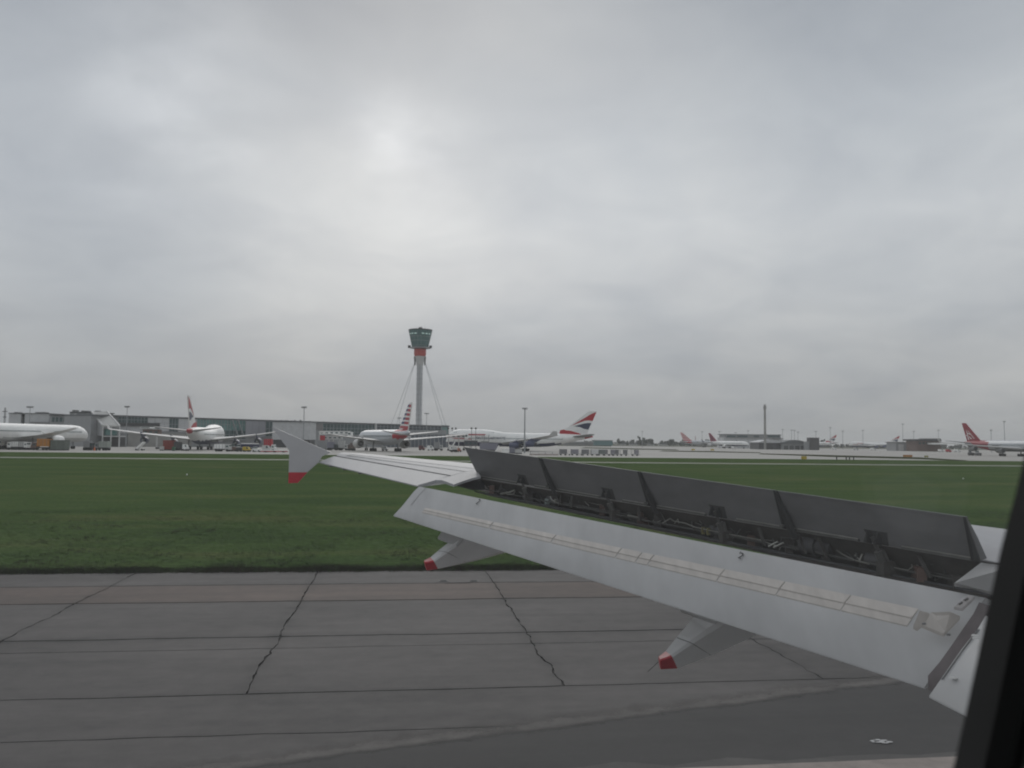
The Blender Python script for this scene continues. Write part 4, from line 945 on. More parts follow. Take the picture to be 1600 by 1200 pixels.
def airliner(label, loc, rz, kind, livery, group=None):
    S = SPEC[kind]; r, zc, Ln = S['r'], S['zc'], S['L']; V_ = Vector
    t = thing('airliner', label, 'airliner', loc, rz, group)
    def fsec(row, k=1.0, n=24):
        u, w_, zt, zb = row
        if S['hump']: zt = HUMP.get(u, zt)
        zt *= r * k; zb *= r * k; cz, hz = zc + (zt + zb) / 2, (zt - zb) / 2
        return [V_((Ln / 2 - u * Ln, w_ * r * k * math.cos(2 * math.pi * i / n), cz + hz * math.sin(2 * math.pi * i / n))) for i in range(n)]
    secs = [fsec(q_) for q_ in FUSE]
    fz = MB().loft(secs, mf=livery['fus'](S)).build('fuselage', livery['mats'], t, smooth=40)
    # cockpit panes
    for sg in (1, -1):
        a, b = fsec(FUSE[2], 1.012), fsec(FUSE[4], 1.012)
        idx = [2, 3, 4] if sg > 0 else [8, 9, 10]
        mb = MB(); 
        for i, j in zip(idx, idx[1:]): mb.add([mix(a[i], b[i], .45), mix(a[j], b[j], .45), mix(a[j], b[j], .9), mix(a[i], b[i], .9)], [(0, 1, 2, 3)])
        mb.build('cockpit_window', DGLASS, t)
    mb = MB()
    for row_z in ([.12] + ([.95] if S['hump'] else [])):
        x = Ln / 2 - (.11 if row_z < .5 else .06) * Ln; xe = -Ln * .30 if row_z < .5 else Ln * .5 - .33 * Ln
        while x > xe:
            yy = r * math.sqrt(max(0, 1 - row_z * row_z * .6)) + .02
            for sg in (1, -1): mb.add([V_((x, sg * yy, zc + row_z * r)), V_((x - .3, sg * yy, zc + row_z * r)), V_((x - .3, sg * yy, zc + row_z * r + .42)), V_((x, sg * yy, zc + row_z * r + .42))], [(0, 1, 2, 3)])
            x -= .62 if row_z < .5 else .9
    o = mb.build('cabin_window', DGLASS, t); o['kind'] = 'stuff'
    AF = [(0, 0), (.04, .035), (.15, .058), (.4, .06), (.7, .035), (1, .002), (.7, -.02), (.35, -.05), (.1, -.045)]
    def foil(xle, ch, y, z, th): return [V_((xle - a * ch, y, z + b * ch * th)) for a, b in AF]
    xr, cr, yt, xt, ct, z0, z1 = S['wing']
    for sg in (1, -1):
        ks = .36; xk = xr + (xt - xr) * ks; ck = cr + (ct - cr) * ks - cr * .14
        w_ = MB().loft([foil(xr + .8, cr, sg * r * .35, z0 - .15, 1.1), foil(xr - (xr - xt) * .06, cr * .97, sg * r, z0, 1.1), foil(xk, ck, sg * (r * .35 + (yt - r * .35) * ks), mix(z0, z1, ks) - .25, .95), foil(mix(xk, xt, .55), mix(ck, ct, .55), sg * mix(r * .35 + (yt - r * .35) * ks, yt, .55), mix(z0, z1, .68) - .15, .9), foil(xt, ct, sg * yt, z1, .85)])
        wo = w_.build('wing', livery['wing'], t, smooth=40)
        if S['winglet']:
            h = S['winglet']; MB().loft([foil(xt - .1, ct * .95, sg * yt, z1, .7), foil(xt - h * .9 - .2, ct * .42, sg * (yt + h * .35), z1 + h, .6)]).build('winglet', livery.get('winglet', livery['wing']), t).parent = wo
        xs, cs, yt2, xt2, ct2, q0, q1 = S['tail']
        MB().loft([foil(xs, cs, sg * .5, q0, .9), foil(xt2, ct2, sg * yt2, q1, .8)]).build('tailplane', livery.get('tailplane', livery['wing']), t, smooth=40)
        for (ye, xe, re, le, ze) in S['eng']:
            e = MB().lathe([(.05, xe - .9), (re * .8, xe - .6), (re * .86, xe - .05), (re * .93, xe), (re, xe - .4 * re), (re * 1.02, xe - le * .35), (re * .9, xe - le * .72), (re * .78, xe - le * .8), (re * .62, xe - le * .79)], (0, sg * ye, ze), 'X', 20).build('engine', livery['engine'], t, smooth=40)
            MB().lathe([(re * .72, xe - le * .70), (re * .58, xe - le * .8), (re * .42, xe - le), (re * .36, xe - le)], (0, sg * ye, ze), 'X', 16).build('exhaust', DARK, t, smooth=40).parent = e
            MB().lathe([(re * .3, xe - le * .9), (re * .24, xe - le * 1.04), (.04, xe - le * 1.22)], (0, sg * ye, ze), 'X', 12).build('exhaust_cone', STEEL, t, smooth=40).parent = e
            MB().lathe([(re * .84, xe - .5), (re * .84, xe - .55), (.1, xe - .45)], (0, sg * ye, ze), 'X', 16).build('fan', DARK, t).parent = e
            MB().prism([V_((xe - 1.0, sg * ye - .2, ze + re * .95)), V_((xe - le * .95, sg * ye - .2, ze + re * .6)), V_((xe - le - 3.2, sg * ye - .2, ze + re + 1.6)), V_((xe - 3.6, sg * ye - .2, ze + re + 1.4))], (0, .4, 0)).build('pylon', livery['engine'], t).parent = e
    a, b, c_, d_, f0, f1 = S['fin']
    def fuv(u, v): return V_((mix(mix(a, c_, v), mix(b, d_, v), u), 0, mix(f0, f1, v)))
    pf = [(a + 3.2, f0 - .3), (a, f0 + .25 * 1.2), (c_ + .25, f1 - .5), (c_ - .35, f1), (d_, f1), (b, f0 + .3), (b + .2, f0 - 1.6), (a + 2, f0 - 1.6)]
    fin = MB().prism([V_((x, -.18, z)) for x, z in pf], (0, .36, 0)).build('tail_fin', livery['fin'], t)
    for poly, m_ in livery['emblem']:
        for y in (.185, -.215):
            MB().prism([fuv(u, v) + V_((0, y, 0)) for u, v in poly], (0, .03, 0)).build('tail_emblem', m_, t).parent = fin
    for gx, gy in S['gear']:
        for sg in (1, -1):
            g_ = MB().tube((gx, sg * gy, 1.1), (gx + .2, sg * gy * .95, z0 + .2), .28, n=8).box((gx, sg * gy, 1.0), (3.4, .4, .35)).build('landing_gear', GREY, t)
            for kx in ((-1.5, 0, 1.5) if kind == '777' else (-.9, .9)):
                for ky in (-.62, .62): MB().tube((gx + kx, sg * gy + ky - .24, .66), (gx + kx, sg * gy + ky + .24, .66), .66, n=14).build('wheel', BLACK, t).parent = g_
    nx = S['nose']; g_ = MB().tube((nx, 0, .9), (nx, 0, zc - r * .8), .2, n=8).build('landing_gear', GREY, t)
    for ky in (-.4, .4): MB().tube((nx, ky - .2, .55), (nx, ky + .2, .55), .55, n=14).build('wheel', BLACK, t).parent = g_
    return t
def fus_ba(S):
    def f(c):
        if c.x < -S['L'] * .437: return 2
        if c.z < S['zc'] - S['r'] * .42 and c.x > -S['L'] * .36: return 1
        return 0
    return f
UNION = [([(0.06, .36), (.16, .52), (.34, .70), (.55, .86), (.80, .94), (.99, .96), (.99, .58), (.74, .60), (.50, .58), (.28, .48)], RED),
         ([(.22, .34), (.40, .41), (.62, .47), (.80, .49), (.97, .48), (.97, .20), (.78, .23), (.52, .31)], NAVY),
         ([(-.16, .16), (-.06, .20), (.05, .16), (.30, .14), (.55, .08), (.80, .0), (.60, -.04), (.05, -.04), (-.05, .04)], RED)]
BA = dict(fus=fus_ba, mats=[WHITE, NAVY, RED], wing=PALE, engine=mat('navy_engine_paint', (0.06, 0.07, 0.13), 0.4, var=0.1), fin=WHITE, emblem=UNION, tailplane=GREY)
BA_REAR = dict(BA, fus=lambda S: (lambda c: 2 if c.x < -S['L'] * .458 else (1 if c.z < S['zc'] - S['r'] * .55 and c.x > -S['L'] * .3 else 0)))
FLAG = []
for k in range(6):
    v0 = .08 + k * .155
    FLAG.append(([(.02, v0), (.40, v0), (.40, v0 + .085), (.02, v0 + .085)] if k % 1 == 0 else [], BLUE if k > 0 else RED)); FLAG.append(([(.40, v0 - .01), (.99, v0 - .03), (.99, v0 + .065), (.40, v0 + .085)], RED))
def fus_aa(S):
    def f(c):
        if -S['L'] * .44 < c.x < -S['L'] * .27:
            h = (c.z - S['zc']) / S['r']
            if h > .78 or (-.15 < h < .42 and c.x < -S['L'] * .30): return 1
        return 0
    return f
FLAG.append(([(.42, .0), (.99, .0), (.99, .06), (.42, .06)], RED))
AA = dict(fus=fus_aa, mats=[SILVER, RED], wing=PALE, engine=PALE, fin=WHITE, emblem=FLAG)
def fus_red(S): return lambda c: 1 if c.x < -S['L'] * .20 + (S['zc'] - c.z) * .9 else (2 if c.z < S['zc'] - S['r'] * .45 else 0)
SCRIPT = [([(.30, .10), (.36, .10), (.52, .56), (.46, .56)], WHITE), ([(.52, .10), (.62, .08), (.70, .22), (.64, .24)], WHITE), ([(.62, .62), (.68, .60), (.86, .02), (.78, .04)], WHITE), ([(.36, .36), (.74, .46), (.74, .40), (.38, .30)], WHITE), ([(.74, .34), (.92, .30), (.92, .25), (.76, .28)], WHITE)]
VS = dict(fus=fus_red, mats=[SILVER, mat('tail_red', (0.27, 0.010, 0.025), 0.45, var=0.08), GREY], wing=PALE, engine=GREY, fin=mat('tail_red', (0, 0, 0)), emblem=SCRIPT, tailplane=STEEL)
DL = dict(fus=lambda S: (lambda c: 1 if c.z < S['zc'] - S['r'] * .55 and c.x > -S['L'] * .36 else 0), mats=[WHITE, NAVY], wing=PALE, winglet=NAVY, engine=WHITE, fin=mat('tail_maroon', (0.24, 0.025, 0.05), 0.45, var=0.08),
          emblem=[([(.25, .1), (.62, .9), (.8, .9), (.7, .1)], mat('tail_dark_maroon', (0.13, 0.02, 0.06), 0.45, var=0.08))], tailplane=STEEL)
PLAIN = dict(fus=lambda S: (lambda c: 1 if c.z < S['zc'] - S['r'] * .5 else 0), mats=[WHITE, PALE], wing=WHITE, engine=WHITE, fin=WHITE, emblem=[])

def aimed(cx, cy, deg): return Vector((cx, cy, 0)), R(deg)
def nose_tail(nx, ny, tx_, ty):               # heading from the image columns and distances of nose and tail
    n_, t_ = foot(nx, ny), foot(tx_, ty); d = n_ - t_; return (n_ + t_) / 2, math.atan2(d.y, d.x)
c, a = aimed(-165.0, 293.6, 80); airliner('white twin engined airliner cut off by the left edge, seen from behind', c, a, '777', PLAIN)
c, a = aimed(-120.0, 339.0, 100); airliner('four engined white and navy airliner with red and blue tail, seen from behind at left', c, a, '747', BA_REAR)
c, a = aimed(-51.8, 352.0, 116); airliner('silver airliner with red, white and blue striped tail below the control tower', c, a, '777', AA)
c, a = nose_tail(697, 418, 926, 412); big = airliner('white jumbo airliner with hump and navy belly, side on with its nose to the left', c, a, '747', BA)
# lettering and ribbon on its near side
fus = [k for k in KIDS(big) if k.name.startswith('fuselage')][0]
def side(x, z, S=SPEC['747']): return Vector((x, S['r'] * 1.005, z))
def local_text(s, x, z, size):
    M_ = Matrix.Translation(side(x, z)) @ Matrix(((-1, 0, 0, 0), (0, 0, 1, 0), (0, 1, 0, 0), (0, 0, 0, 1)))
    return text_part('airline_lettering', s, size, NAVY, big, M_, 0.02)
local_text('BRITISH AIRWAYS', 13.2, 6.0, 1.75).parent = fus
MB().prism([side(25.5, 7.35), side(24.0, 7.9), side(15.5, 7.9), side(16.2, 7.35)], (0, .05, 0)).build('red_ribbon', RED, big).parent = fus
MB().prism([side(32, 5.7), side(30, 6.0), side(22, 5.6), side(23, 5.3)], (0, .05, 0)).build('red_ribbon', RED, big).parent = fus
# far row to the right
c, a = nose_tail(1141, 1128, 1066, 1135); airliner('small distant silver airliner with a striped tail, left of the maroon tailed one', c, a, '777', dict(AA, fin=RED, emblem=[([(.0, v_), (1, v_ - .03), (1, v_ + .035), (.0, v_ + .055)], WHITE) for v_ in (.12, .30, .48, .66, .84)]))
c, a = nose_tail(1092, 1350, 1086, 1290); airliner('tiny distant airliner whose narrow red tail rises behind the striped one', c, a, '767', DL)
c, a = nose_tail(1168, 886, 1110, 930); airliner('distant white airliner with a maroon tail and dark winglet', c, a, '767', DL)
c, a = nose_tail(1231, 1160, 1303, 1150); airliner('distant airliner half hidden by the dark square block, red and navy tail showing', c, a, '777', BA)
c, a = nose_tail(1325, 1240, 1406, 1238); dup(big, c, a, 'distant jumbo airliner with red and navy tail among the masts at right')
c, a = nose_tail(1668, 402, 1512, 470); airliner('red tailed airliner with silver body leaving the frame at right', c, a, '340', VS)
c, a = nose_tail(1682, 640, 1588, 600); airliner('airliner mostly out of frame whose red tail tip shows at the right edge', c, a, '767', dict(DL, fin=RED, emblem=[([(.3, .0), (.9, .0), (.9, .5), (.5, .5)], WHITE)]))
# ------------------------------------------------------------------ far buildings at right
t = thing('radar_tower', 'tall thin concrete radar tower with a small head, standing alone at right', 'radar tower', foot(1195.5, 776))
def rz_(py): return at_y(1195, py, 776).z
k = 776 / 1350
MB().lathe([(1.9 * k, 0), (1.75 * k, rz_(650)), (1.55 * k, rz_(640))], n=12).build('shaft', CONC, t, smooth=40)
h = MB().lathe([(1.6 * k, rz_(641)), (2.4 * k, rz_(637.5)), (2.5 * k, rz_(635)), (1.8 * k, rz_(634.5)), (1.6 * k, rz_(633))], n=12).build('head', CONC, t)
for x in (-1.6, 0, 1.5): MB().tube((x * k, 0, rz_(634.5)), (x * k, 0, rz_(631)), .12, n=5).build('aerial', DARK, t).parent = h
t = thing('terminal_building', 'distant grey flat roofed terminal with a dark window band behind the radar tower', 'building', foot(1175, 960))
PB(t, 'wall', CLAD, 1131, 1222, 684, None, 962, 30); PB(t, 'upper_wall', CLADD, 1134, 1220, 679.6, 684, 960, 30); PB(t, 'roof', ROOFM, 1132, 1221, 678.6, 679.6, 959, 32)
for x0, x1 in ((1136, 1150), (1152, 1168), (1178, 1186), (1200, 1218)): PB(t, 'window_band', DGLASS, x0, x1, 680.6, 683.2, 959.4, .6)
PB(t, 'door', DGLASS, 1180, 1184, 688, None, 961.2, 1); PB(t, 'canopy', GREY, 1210, 1224, 684.4, 686, 956, 6)
def arch(label, x0, x1, yt, ye, y, dep, wm, rm):
    t = thing('arched_hangar', label, 'hangar', foot((x0 + x1) / 2, y))
    X0, X1 = at_y(x0, ye, y).x, at_y(x1, ye, y).x; zt, ze = at_y((x0 + x1) / 2, yt, y).z, at_y((x0 + x1) / 2, ye, y).z
    MB().hexa([(X0, y, 0), (X1, y, 0), (X1, y + dep, 0), (X0, y + dep, 0), (X0, y, ze), (X1, y, ze), (X1, y + dep, ze), (X0, y + dep, ze)]).build('wall', wm, t, world=True)
    secs = []
    for i in range(13):
        u = i / 12; x = mix(X0 - .5, X1 + .5, u); z = ze + (zt - ze) * math.sin(math.pi * (.08 + .84 * u)) 
        secs.append([Vector((x, y - 1, ze + .05)), Vector((x, y - 1, z)), Vector((x, y + dep, z)), Vector((x, y + dep, ze + .05))])
    MB().loft(secs).build('roof', rm, t, world=True)
    for i in range(4): PB(t, 'door', DARK, mix(x0, x1, .08 + .22 * i), mix(x0, x1, .24 + .22 * i), ye + (693 - 687) * .5, None, y - .6, .8)
arch('distant hangar with a pale curved roof right beside the radar tower', 1186, 1226, 687.3, 692, 790, 30, DARK, CLAD)
arch('distant hangar with a dark curved roof between the pale one and the square block', 1222, 1262, 687.4, 693.5, 786, 30, CLADD, ROOFM)
t = thing('square_block', 'dark windowless square block among the distant hangars', 'building', foot(1273, 770)); PB(t, 'wall', mat('dark_brown_cladding', (0.075, 0.07, 0.07), 0.7, var=0.1), 1266, 1280, 684.2, None, 770, 9); PB(t, 'roof', PALE, 1265.6, 1280.4, 683.4, 684.2, 769.6, 10)
PB(t, 'side_wall', CLADD, 1259, 1266, 690, None, 772, 6)
t = thing('brick_terminal', 'distant brown terminal with an overhanging dark roof left of the red tailed airliner', 'building', foot(1450, 760))
PB(t, 'wall', BROWN, 1432, 1470, 689, None, 760, 20); PB(t, 'roof', DARK, 1430, 1471, 686.3, 689, 757, 24); PB(t, 'canopy', WHITE, 1456, 1480, 692, 694.6, 750, 8); PB(t, 'upper_floor', GREY, 1446, 1470, 685, 686.3, 762, 12)
for x in (1436, 1442, 1448): PB(t, 'window', DGLASS, x, x + 3, 691, 694, 759.6, .5)
t = thing('terminal_building', 'distant low grey shed with a pale doorway left of the brown terminal', 'building', foot(1420, 790)); PB(t, 'wall', CLADD, 1400, 1432, 691.5, None, 790, 20); PB(t, 'roof', GREY, 1399, 1433, 690.6, 691.5, 789, 22); PB(t, 'door', PALE, 1404, 1412, 694, None, 789.5, .6); PB(t, 'door', PALE, 1420, 1426, 695, None, 789.5, .6)
t = thing('teal_shed', 'long low teal shed on the horizon right of the jumbo tail', 'shed', foot(942, 1300)); PB(t, 'wall', mat('teal_cladding', (0.10, 0.21, 0.22), 0.6, var=0.1), 928, 957, 688.6, None, 1300, 30); PB(t, 'roof', CLAD, 927, 958, 687.3, 688.6, 1299, 32)
t = thing('long_shed', 'long low grey shed on the horizon below the jumbo tail', 'shed', foot(906, 1250)); PB(t, 'wall', GREY, 882, 927, 691, None, 1250, 30); PB(t, 'roof', CLAD, 881, 927.6, 690, 691, 1249, 32)
for x0, x1, lab in ((968, 978, 'small pale house far off, nearest the teal shed'), (984, 996, 'pale low house far off with a grey roof'), (1012, 1022, 'small pale house far off beside the lone tall tree'), (1030, 1044, 'pale low house far off, nearest the striped tail')):
    t = thing('far_house', lab, 'house', foot((x0 + x1) / 2, 1500)); PB(t, 'wall', PALE, x0, x1, 694, None, 1500, 10); PB(t, 'roof', ROOFM, x0 - .5, x1 + .5, 692.6, 694, 1499, 12)

# ---- trees along the horizon
TREE = mat('distant_foliage', (0.035, 0.045, 0.028), 0.95, var=0.45, scale=0.25)
BARK = mat('dark_bark', (0.05, 0.042, 0.035), 0.9, var=0.2)
rnd = random.Random(5)
def leafmass(mb, c, rx, rz2, n, s):
    for _ in range(n):
        while True:
            p = Vector((rnd.uniform(-1, 1), rnd.uniform(-1, 1), rnd.uniform(-1, 1)))
            if p.length < 1: break
        p = Vector((c[0] + p.x * rx, c[1] + p.y * rx, c[2] + p.z * rz2)); d = Vector((rnd.gauss(0, 1), rnd.gauss(0, 1), rnd.gauss(0, 1))).normalized(); u = d.orthogonal(); v = d.cross(u); q = s * rnd.uniform(.6, 1.4)
        mb.add([p + u * q, p + v * q, p - u * q, p - v * q], [(0, 1, 2, 3)])
mb = MB()
for k in range(900):
    px = rnd.uniform(-60, 1720); y = rnd.uniform(1600, 2300); p = foot(px, y); h = rnd.uniform(5, 11) * (1.15 if 955 < px < 1130 else .9)
    h *= .8 + .5 * noise.noise(Vector((px * .05, 0, 0)))
    leafmass(mb, (p.x, p.y, h * .55), h * .7, h * .5, 9, h * .33)
mb.build('treeline', TREE, kind='stuff', recalc=False)
def tree(label, px, y, h, w_, group='trees on the horizon'):
    p = foot(px, y); t = thing('tree', label, 'tree', p, 0, group)
    MB().tube((0, 0, 0), (0, 0, h * .6), h * .03, h * .012, 6).build('trunk', BARK, t)
    mb = MB(); 
    for i in range(7): leafmass(mb, (rnd.gauss(0, w_ * .3), rnd.gauss(0, w_ * .3), h * (.3 + .1 * i)), w_ * (.6 - .03 * i), h * .12, 26, h * .05)
    mb.build('crown', TREE, t, recalc=False)
tree('narrow tall poplar on the horizon right of the teal shed', 999.5, 1400, 15, 2.2)
tree('rounded dark tree on the horizon between the teal shed and the poplar', 966, 1450, 11, 6)
tree('bushy dark tree on the horizon right of the poplar', 1019, 1420, 11, 5)
tree('low dark tree on the horizon beside the striped tail', 1046, 1420, 10, 8)
tree('small pointed tree on the horizon right of the square block', 1283, 1500, 13, 3); tree('small pointed tree nearest the half hidden red and navy tail', 1287.5, 1500, 14, 3)

# ---- floodlight masts and lamps
def mast(label, px, ytop, y, arm=3.0, lamps=4, r=.22, group='floodlight masts'):
    p = foot(px, y); h = at_y(px, ytop, y).z; t = thing('floodlight_mast', label, 'mast', p, 0, group)
    MB().tube((0, 0, 0), (0, 0, h), r, r * .6, 8).build('pole', STEEL, t)
    hd = MB().box((0, 0, h + .1), (arm * 2, .5, .25)).build('crossarm', STEEL, t)
    for i in range(lamps):
        x = -arm + 2 * arm * (i + .5) / lamps; MB().box((x, -.25, h - .25), (arm * 1.1 / lamps, .6, .5)).build('lamp', GREY, t).parent = hd
    return t
mast('slim floodlight mast over the cropped airliner at left', 45, 635.5, 400, 1.6)
mast('slim floodlight mast in front of the pier glass at left', 197, 635, 385, 1.2)
mast('tall floodlight mast before the pale windowless block', 474, 636, 372, 1.2, r=.24)
mast('tall dark floodlight mast rising in front of the jumbo airliner', 819.7, 638, 345, 1.1, r=.34)
mast('short mast with a wide lamp bar just right of the control tower shaft', 666, 646, 560, 1.6)
mast('short mast with a wide lamp bar just left of the striped tail', 623.5, 653, 580, 1.4)
mast('thin lone mast beyond the far taxiway near the poplar', 1003.5, 674, 900, 1.0)
for px, yt, y, lab in ((1097, 674.5, 980, 'faint mast over the distant striped tail'), (1124, 674, 960, 'faint mast behind the maroon tail'), (1149.5, 676, 930, 'faint mast at the left end of the distant terminal'), (1169, 673, 930, 'faint mast on the left of the radar tower'),
                       (1223, 671, 880, 'faint mast nearest the radar tower on its right'), (1237, 672, 880, 'faint mast above the dark curved hangar roof'), (1241.5, 672.5, 885, 'faint mast close beside another over the dark curved hangar'), (1247, 675, 900, 'shorter faint mast at the right of the dark curved hangar'),
                       (1275, 674, 900, 'faint mast over the square block'), (1297.5, 668, 900, 'faint mast behind the half hidden red and navy tail'), (1317, 673.5, 900, 'faint mast above the distant jumbo nose'), (1348.5, 672.5, 900, 'faint mast above the distant jumbo body'),
                       (1411, 662.5, 900, 'taller mast right behind the distant jumbo tail'), (1428, 674, 900, 'faint mast left of the brown terminal roof'), (1467, 672, 900, 'faint mast over the brown terminal roof'), (1549, 672, 700, 'faint mast above the red tailed airliner body'), (1570, 658.5, 700, 'tall thin mast above the red tailed airliner body')):
    mast(lab, px, yt, y, 1.3 if y > 800 else 1.0, 3, .26)
p = foot(6, 420); t = thing('lattice_mast', 'dark mast with crossbars at the far left edge', 'mast', p); hh = at_y(6, 637, 420).z
mb = MB()
for sx in (-.35, .35):
    for sy in (-.35, .35): mb.tube((sx, sy, 0), (sx * .6, sy * .6, hh), .07, n=5)
mb.build('lattice', DARK, t)
for z_, w_ in ((.9, 2.4), (.75, 1.6), (.55, 1.2), (.35, 1.2)): MB().box((0, 0, hh * z_), (w_, .3, .35)).build('crossbar', DARK, t)
for px, yt, y, lab in ((700, 669.5, 430, 'leftmost of the three dark headed lamp posts beside the pier end'), (706.3, 669.5, 425, 'middle of the three dark headed lamp posts beside the pier end'), (712, 669.5, 430, 'rightmost of the three dark headed lamp posts beside the pier end'), (736.5, 669.5, 400, 'dark headed lamp post in front of the jumbo nose, the left of the pair'), (743.2, 669.5, 398, 'dark headed lamp post in front of the jumbo nose, the right of the pair')):
    p = foot(px, y); h = at_y(px, yt, y).z; t = thing('lamp_post', lab, 'lamp post', p, 0, 'dark headed lamp posts')
    MB().tube((0, 0, 0), (0, 0, h), .14, .11, 6).build('pole', DARK, t); MB().lathe([(.1, h - .3), (.42, h - .2), (.45, h + .35), (.1, h + .5)], n=10).build('lamp_head', BLACK, t)

# ---- ground vehicles and equipment
def wheelset(t, xs, wd, r=.48):
    for x in xs:
        for s in (-1, 1):
            w_ = MB().tube((x, s * (wd / 2 - .12) - .12, r), (x, s * (wd / 2 - .12) + .12, r), r, n=12).build('wheel', BLACK, t)
def truck(label, x0, x1, ytop, y, box_m, cab_m, cab='right', wd=2.4, group=None, name='box_truck', cat='truck', lift=0.0):
    p = foot((x0 + x1) / 2, y); l = (x1 - x0) * y / 1350; h = max(2.4, at_y((x0 + x1) / 2, ytop, y).z); s = 1 if cab == 'right' else -1
    t = thing(name, label, cat, p, R(rnd.uniform(-4, 4)), group)
    MB().box((0, 0, .8), (l * .98, wd * .8, .4)).build('chassis', DARK, t)
    cl = min(2.0, l * .3); ch = min(h, 2.5)
    cx = s * (l / 2 - cl / 2)
    pr = [(cx - cl / 2, .7), (cx + cl / 2, .7), (cx + cl / 2, ch * .58), (cx + cl * (.26 if s > 0 else .5), ch), (cx - cl * (.5 if s > 0 else .26), ch), (cx - cl / 2, ch if s > 0 else ch * .58)]
    if s < 0: pr = [(cx - cl / 2, .7), (cx + cl / 2, .7), (cx + cl / 2, ch), (cx - cl * .26, ch), (cx - cl / 2, ch * .58)]
    else: pr = [(cx - cl / 2, .7), (cx + cl / 2, .7), (cx + cl / 2, ch * .58), (cx + cl * .26, ch), (cx - cl / 2, ch)]
    c_ = MB().prism([Vector((a, -wd / 2, b)) for a, b in pr], (0, wd, 0)).build('cab', cab_m, t)
    for q in (-1, 1): MB().box((cx - s * cl * .05, q * (wd / 2 + .01), ch * .72), (cl * .5, .04, ch * .22)).build('window', DGLASS, t).parent = c_
    MB().box((cx + s * cl * .40, 0, ch * .76), (.05, wd * .86, ch * .25)).build('windscreen', DGLASS, t).parent = c_
    bl = l - cl - .15
    b = MB().box((-s * (cl + .15) / 2, 0, (1.05 + lift + h) / 2), (bl, wd, h - 1.05 - lift)).build('cargo_box', box_m, t)
    for q in range(3): MB().box((-s * (cl + .15) / 2 + bl * (q - 1) * .3, -wd / 2 - .03, (1.05 + lift + h) / 2), (.08, .06, (h - 1.05 - lift) * .94)).build('box_rib', GREY, t).parent = b
    wheelset(t, (cx, -s * l * .18, -s * l * .36), wd)
    return t
def van(label, x0, x1, ytop, y, m, s=1, cat='van', name='van'):
    p = foot((x0 + x1) / 2, y); l = (x1 - x0) * y / 1350; h = min(2.3, max(1.5, at_y((x0 + x1) / 2, ytop, y).z)); wd = 1.9
    t = thing(name, label, cat, p, R(rnd.uniform(-5, 5)))
    pr = [(-l / 2, .45), (l / 2, .45), (l / 2, h * .5), (l * .34, h * .58), (l * .2, h * .97), (-l * .46, h), (-l / 2, h * .9)]
    b = MB().prism([Vector((s * a, -wd / 2, z)) for a, z in pr], (0, wd, 0)).build('body', m, t)
    for q in (-1, 1):
        MB().prism([Vector((s * a, q * (wd / 2 + .012) - .01, z)) for a, z in ((.3 * l, h * .6), (.19 * l, h * .88), (0, h * .9), (0, h * .6))], (0, .02, 0)).build('window', DGLASS, t)
    MB().box((0, 0, .5), (l * 1.01, wd * .96, .25)).build('bumper', DARK, t)
    wheelset(t, (-l * .3, l * .3), wd, .36); return t
def crate(label, x0, x1, ytop, y, m, name='cargo_container', cat='container', dep=2.4, rib=4, lift=0.35):
    p = foot((x0 + x1) / 2, y); l = (x1 - x0) * y / 1350; h = at_y((x0 + x1) / 2, ytop, y).z
    t = thing(name, label, cat, p, R(rnd.uniform(-4, 4)))
    b = MB().box((0, 0, (h + lift) / 2), (l, dep, h - lift)).build('body', m, t); MB().box((0, 0, lift / 2), (l * .96, dep * .9, lift)).build('base_frame', DARK, t)
    for q in range(rib): MB().box((-l / 2 + l * (q + .5) / rib, -dep / 2 - .05, (h + lift) / 2), (.1, .1, (h - lift) * .95)).build('rib', m, t)
    return t
def tug(label, x0, x1, ytop, y, m, top=None, s=1):
    p = foot((x0 + x1) / 2, y); l = (x1 - x0) * y / 1350; h = at_y((x0 + x1) / 2, ytop, y).z; wd = 1.8
    t = thing('tow_tractor', label, 'tow tractor', p, R(rnd.uniform(-6, 6)))
    MB().prism([Vector((s * a, -wd / 2, z)) for a, z in ((-l / 2, .35), (l / 2, .35), (l / 2, h * .5), (l * .1, h * .55), (-l / 2, h * .55))], (0, wd, 0)).build('body', m, t)
    c_ = MB().box((-s * l * .18, 0, h * .75), (l * .34, wd * .86, h * .4)).build('cab', top or m, t)
    MB().box((-s * l * .18, 0, h * .78), (l * .35, wd * .88, h * .18)).build('window', DGLASS, t).parent = c_
    wheelset(t, (-l * .3, l * .3), wd, .38); return t
truck('white service truck at the left end under the cropped airliner', 15, 31, 690, 284, WHITE, WHITE, 'left')
truck('grey white service truck just left of the orange loader', 31.5, 46, 690, 284, PALE, WHITE, 'right')
truck('tall orange loader truck under the cropped airliner wing', 52, 80, 685.5, 282, ORANGE, BROWN, 'left', name='loader_truck', lift=.2)
crate('large olive grey container right of the orange loader', 80.5, 106, 687.5, 283, OLIVE, dep=3)
truck('grey service truck left of the traffic cone', 133, 148, 689, 290, CLADD, DARK, 'right')
truck('pale green grey service truck right of the traffic cone', 150.5, 172, 689.5, 290, mat('pale_green_grey', (0.3, 0.33, 0.3), 0.5, var=0.1), GREY, 'left')
p = foot(148.6, 284); t = thing('traffic_cone', 'orange traffic cone between two grey service trucks', 'traffic cone', p); MB().lathe([(.55, 0), (.55, .08), (.32, .1), (.1, 1.2), (.02, 1.22)], n=10).build('cone', mat('cone_orange', (0.6, 0.16, 0.06), 0.6, var=0), t); MB().box((0, 0, .04), (1.1, 1.1, .08)).build('base', DARK, t)
crate('dark red stacked container under the jumbo wing at left', 257, 272.5, 688, 312, mat('dark_red_container', (0.25, 0.045, 0.035), 0.6, var=0.2), dep=2.4)
crate('small beige box left of the red container', 251, 256, 697.5, 303, PALE, 'equipment_box', 'box', 1.2, 2)
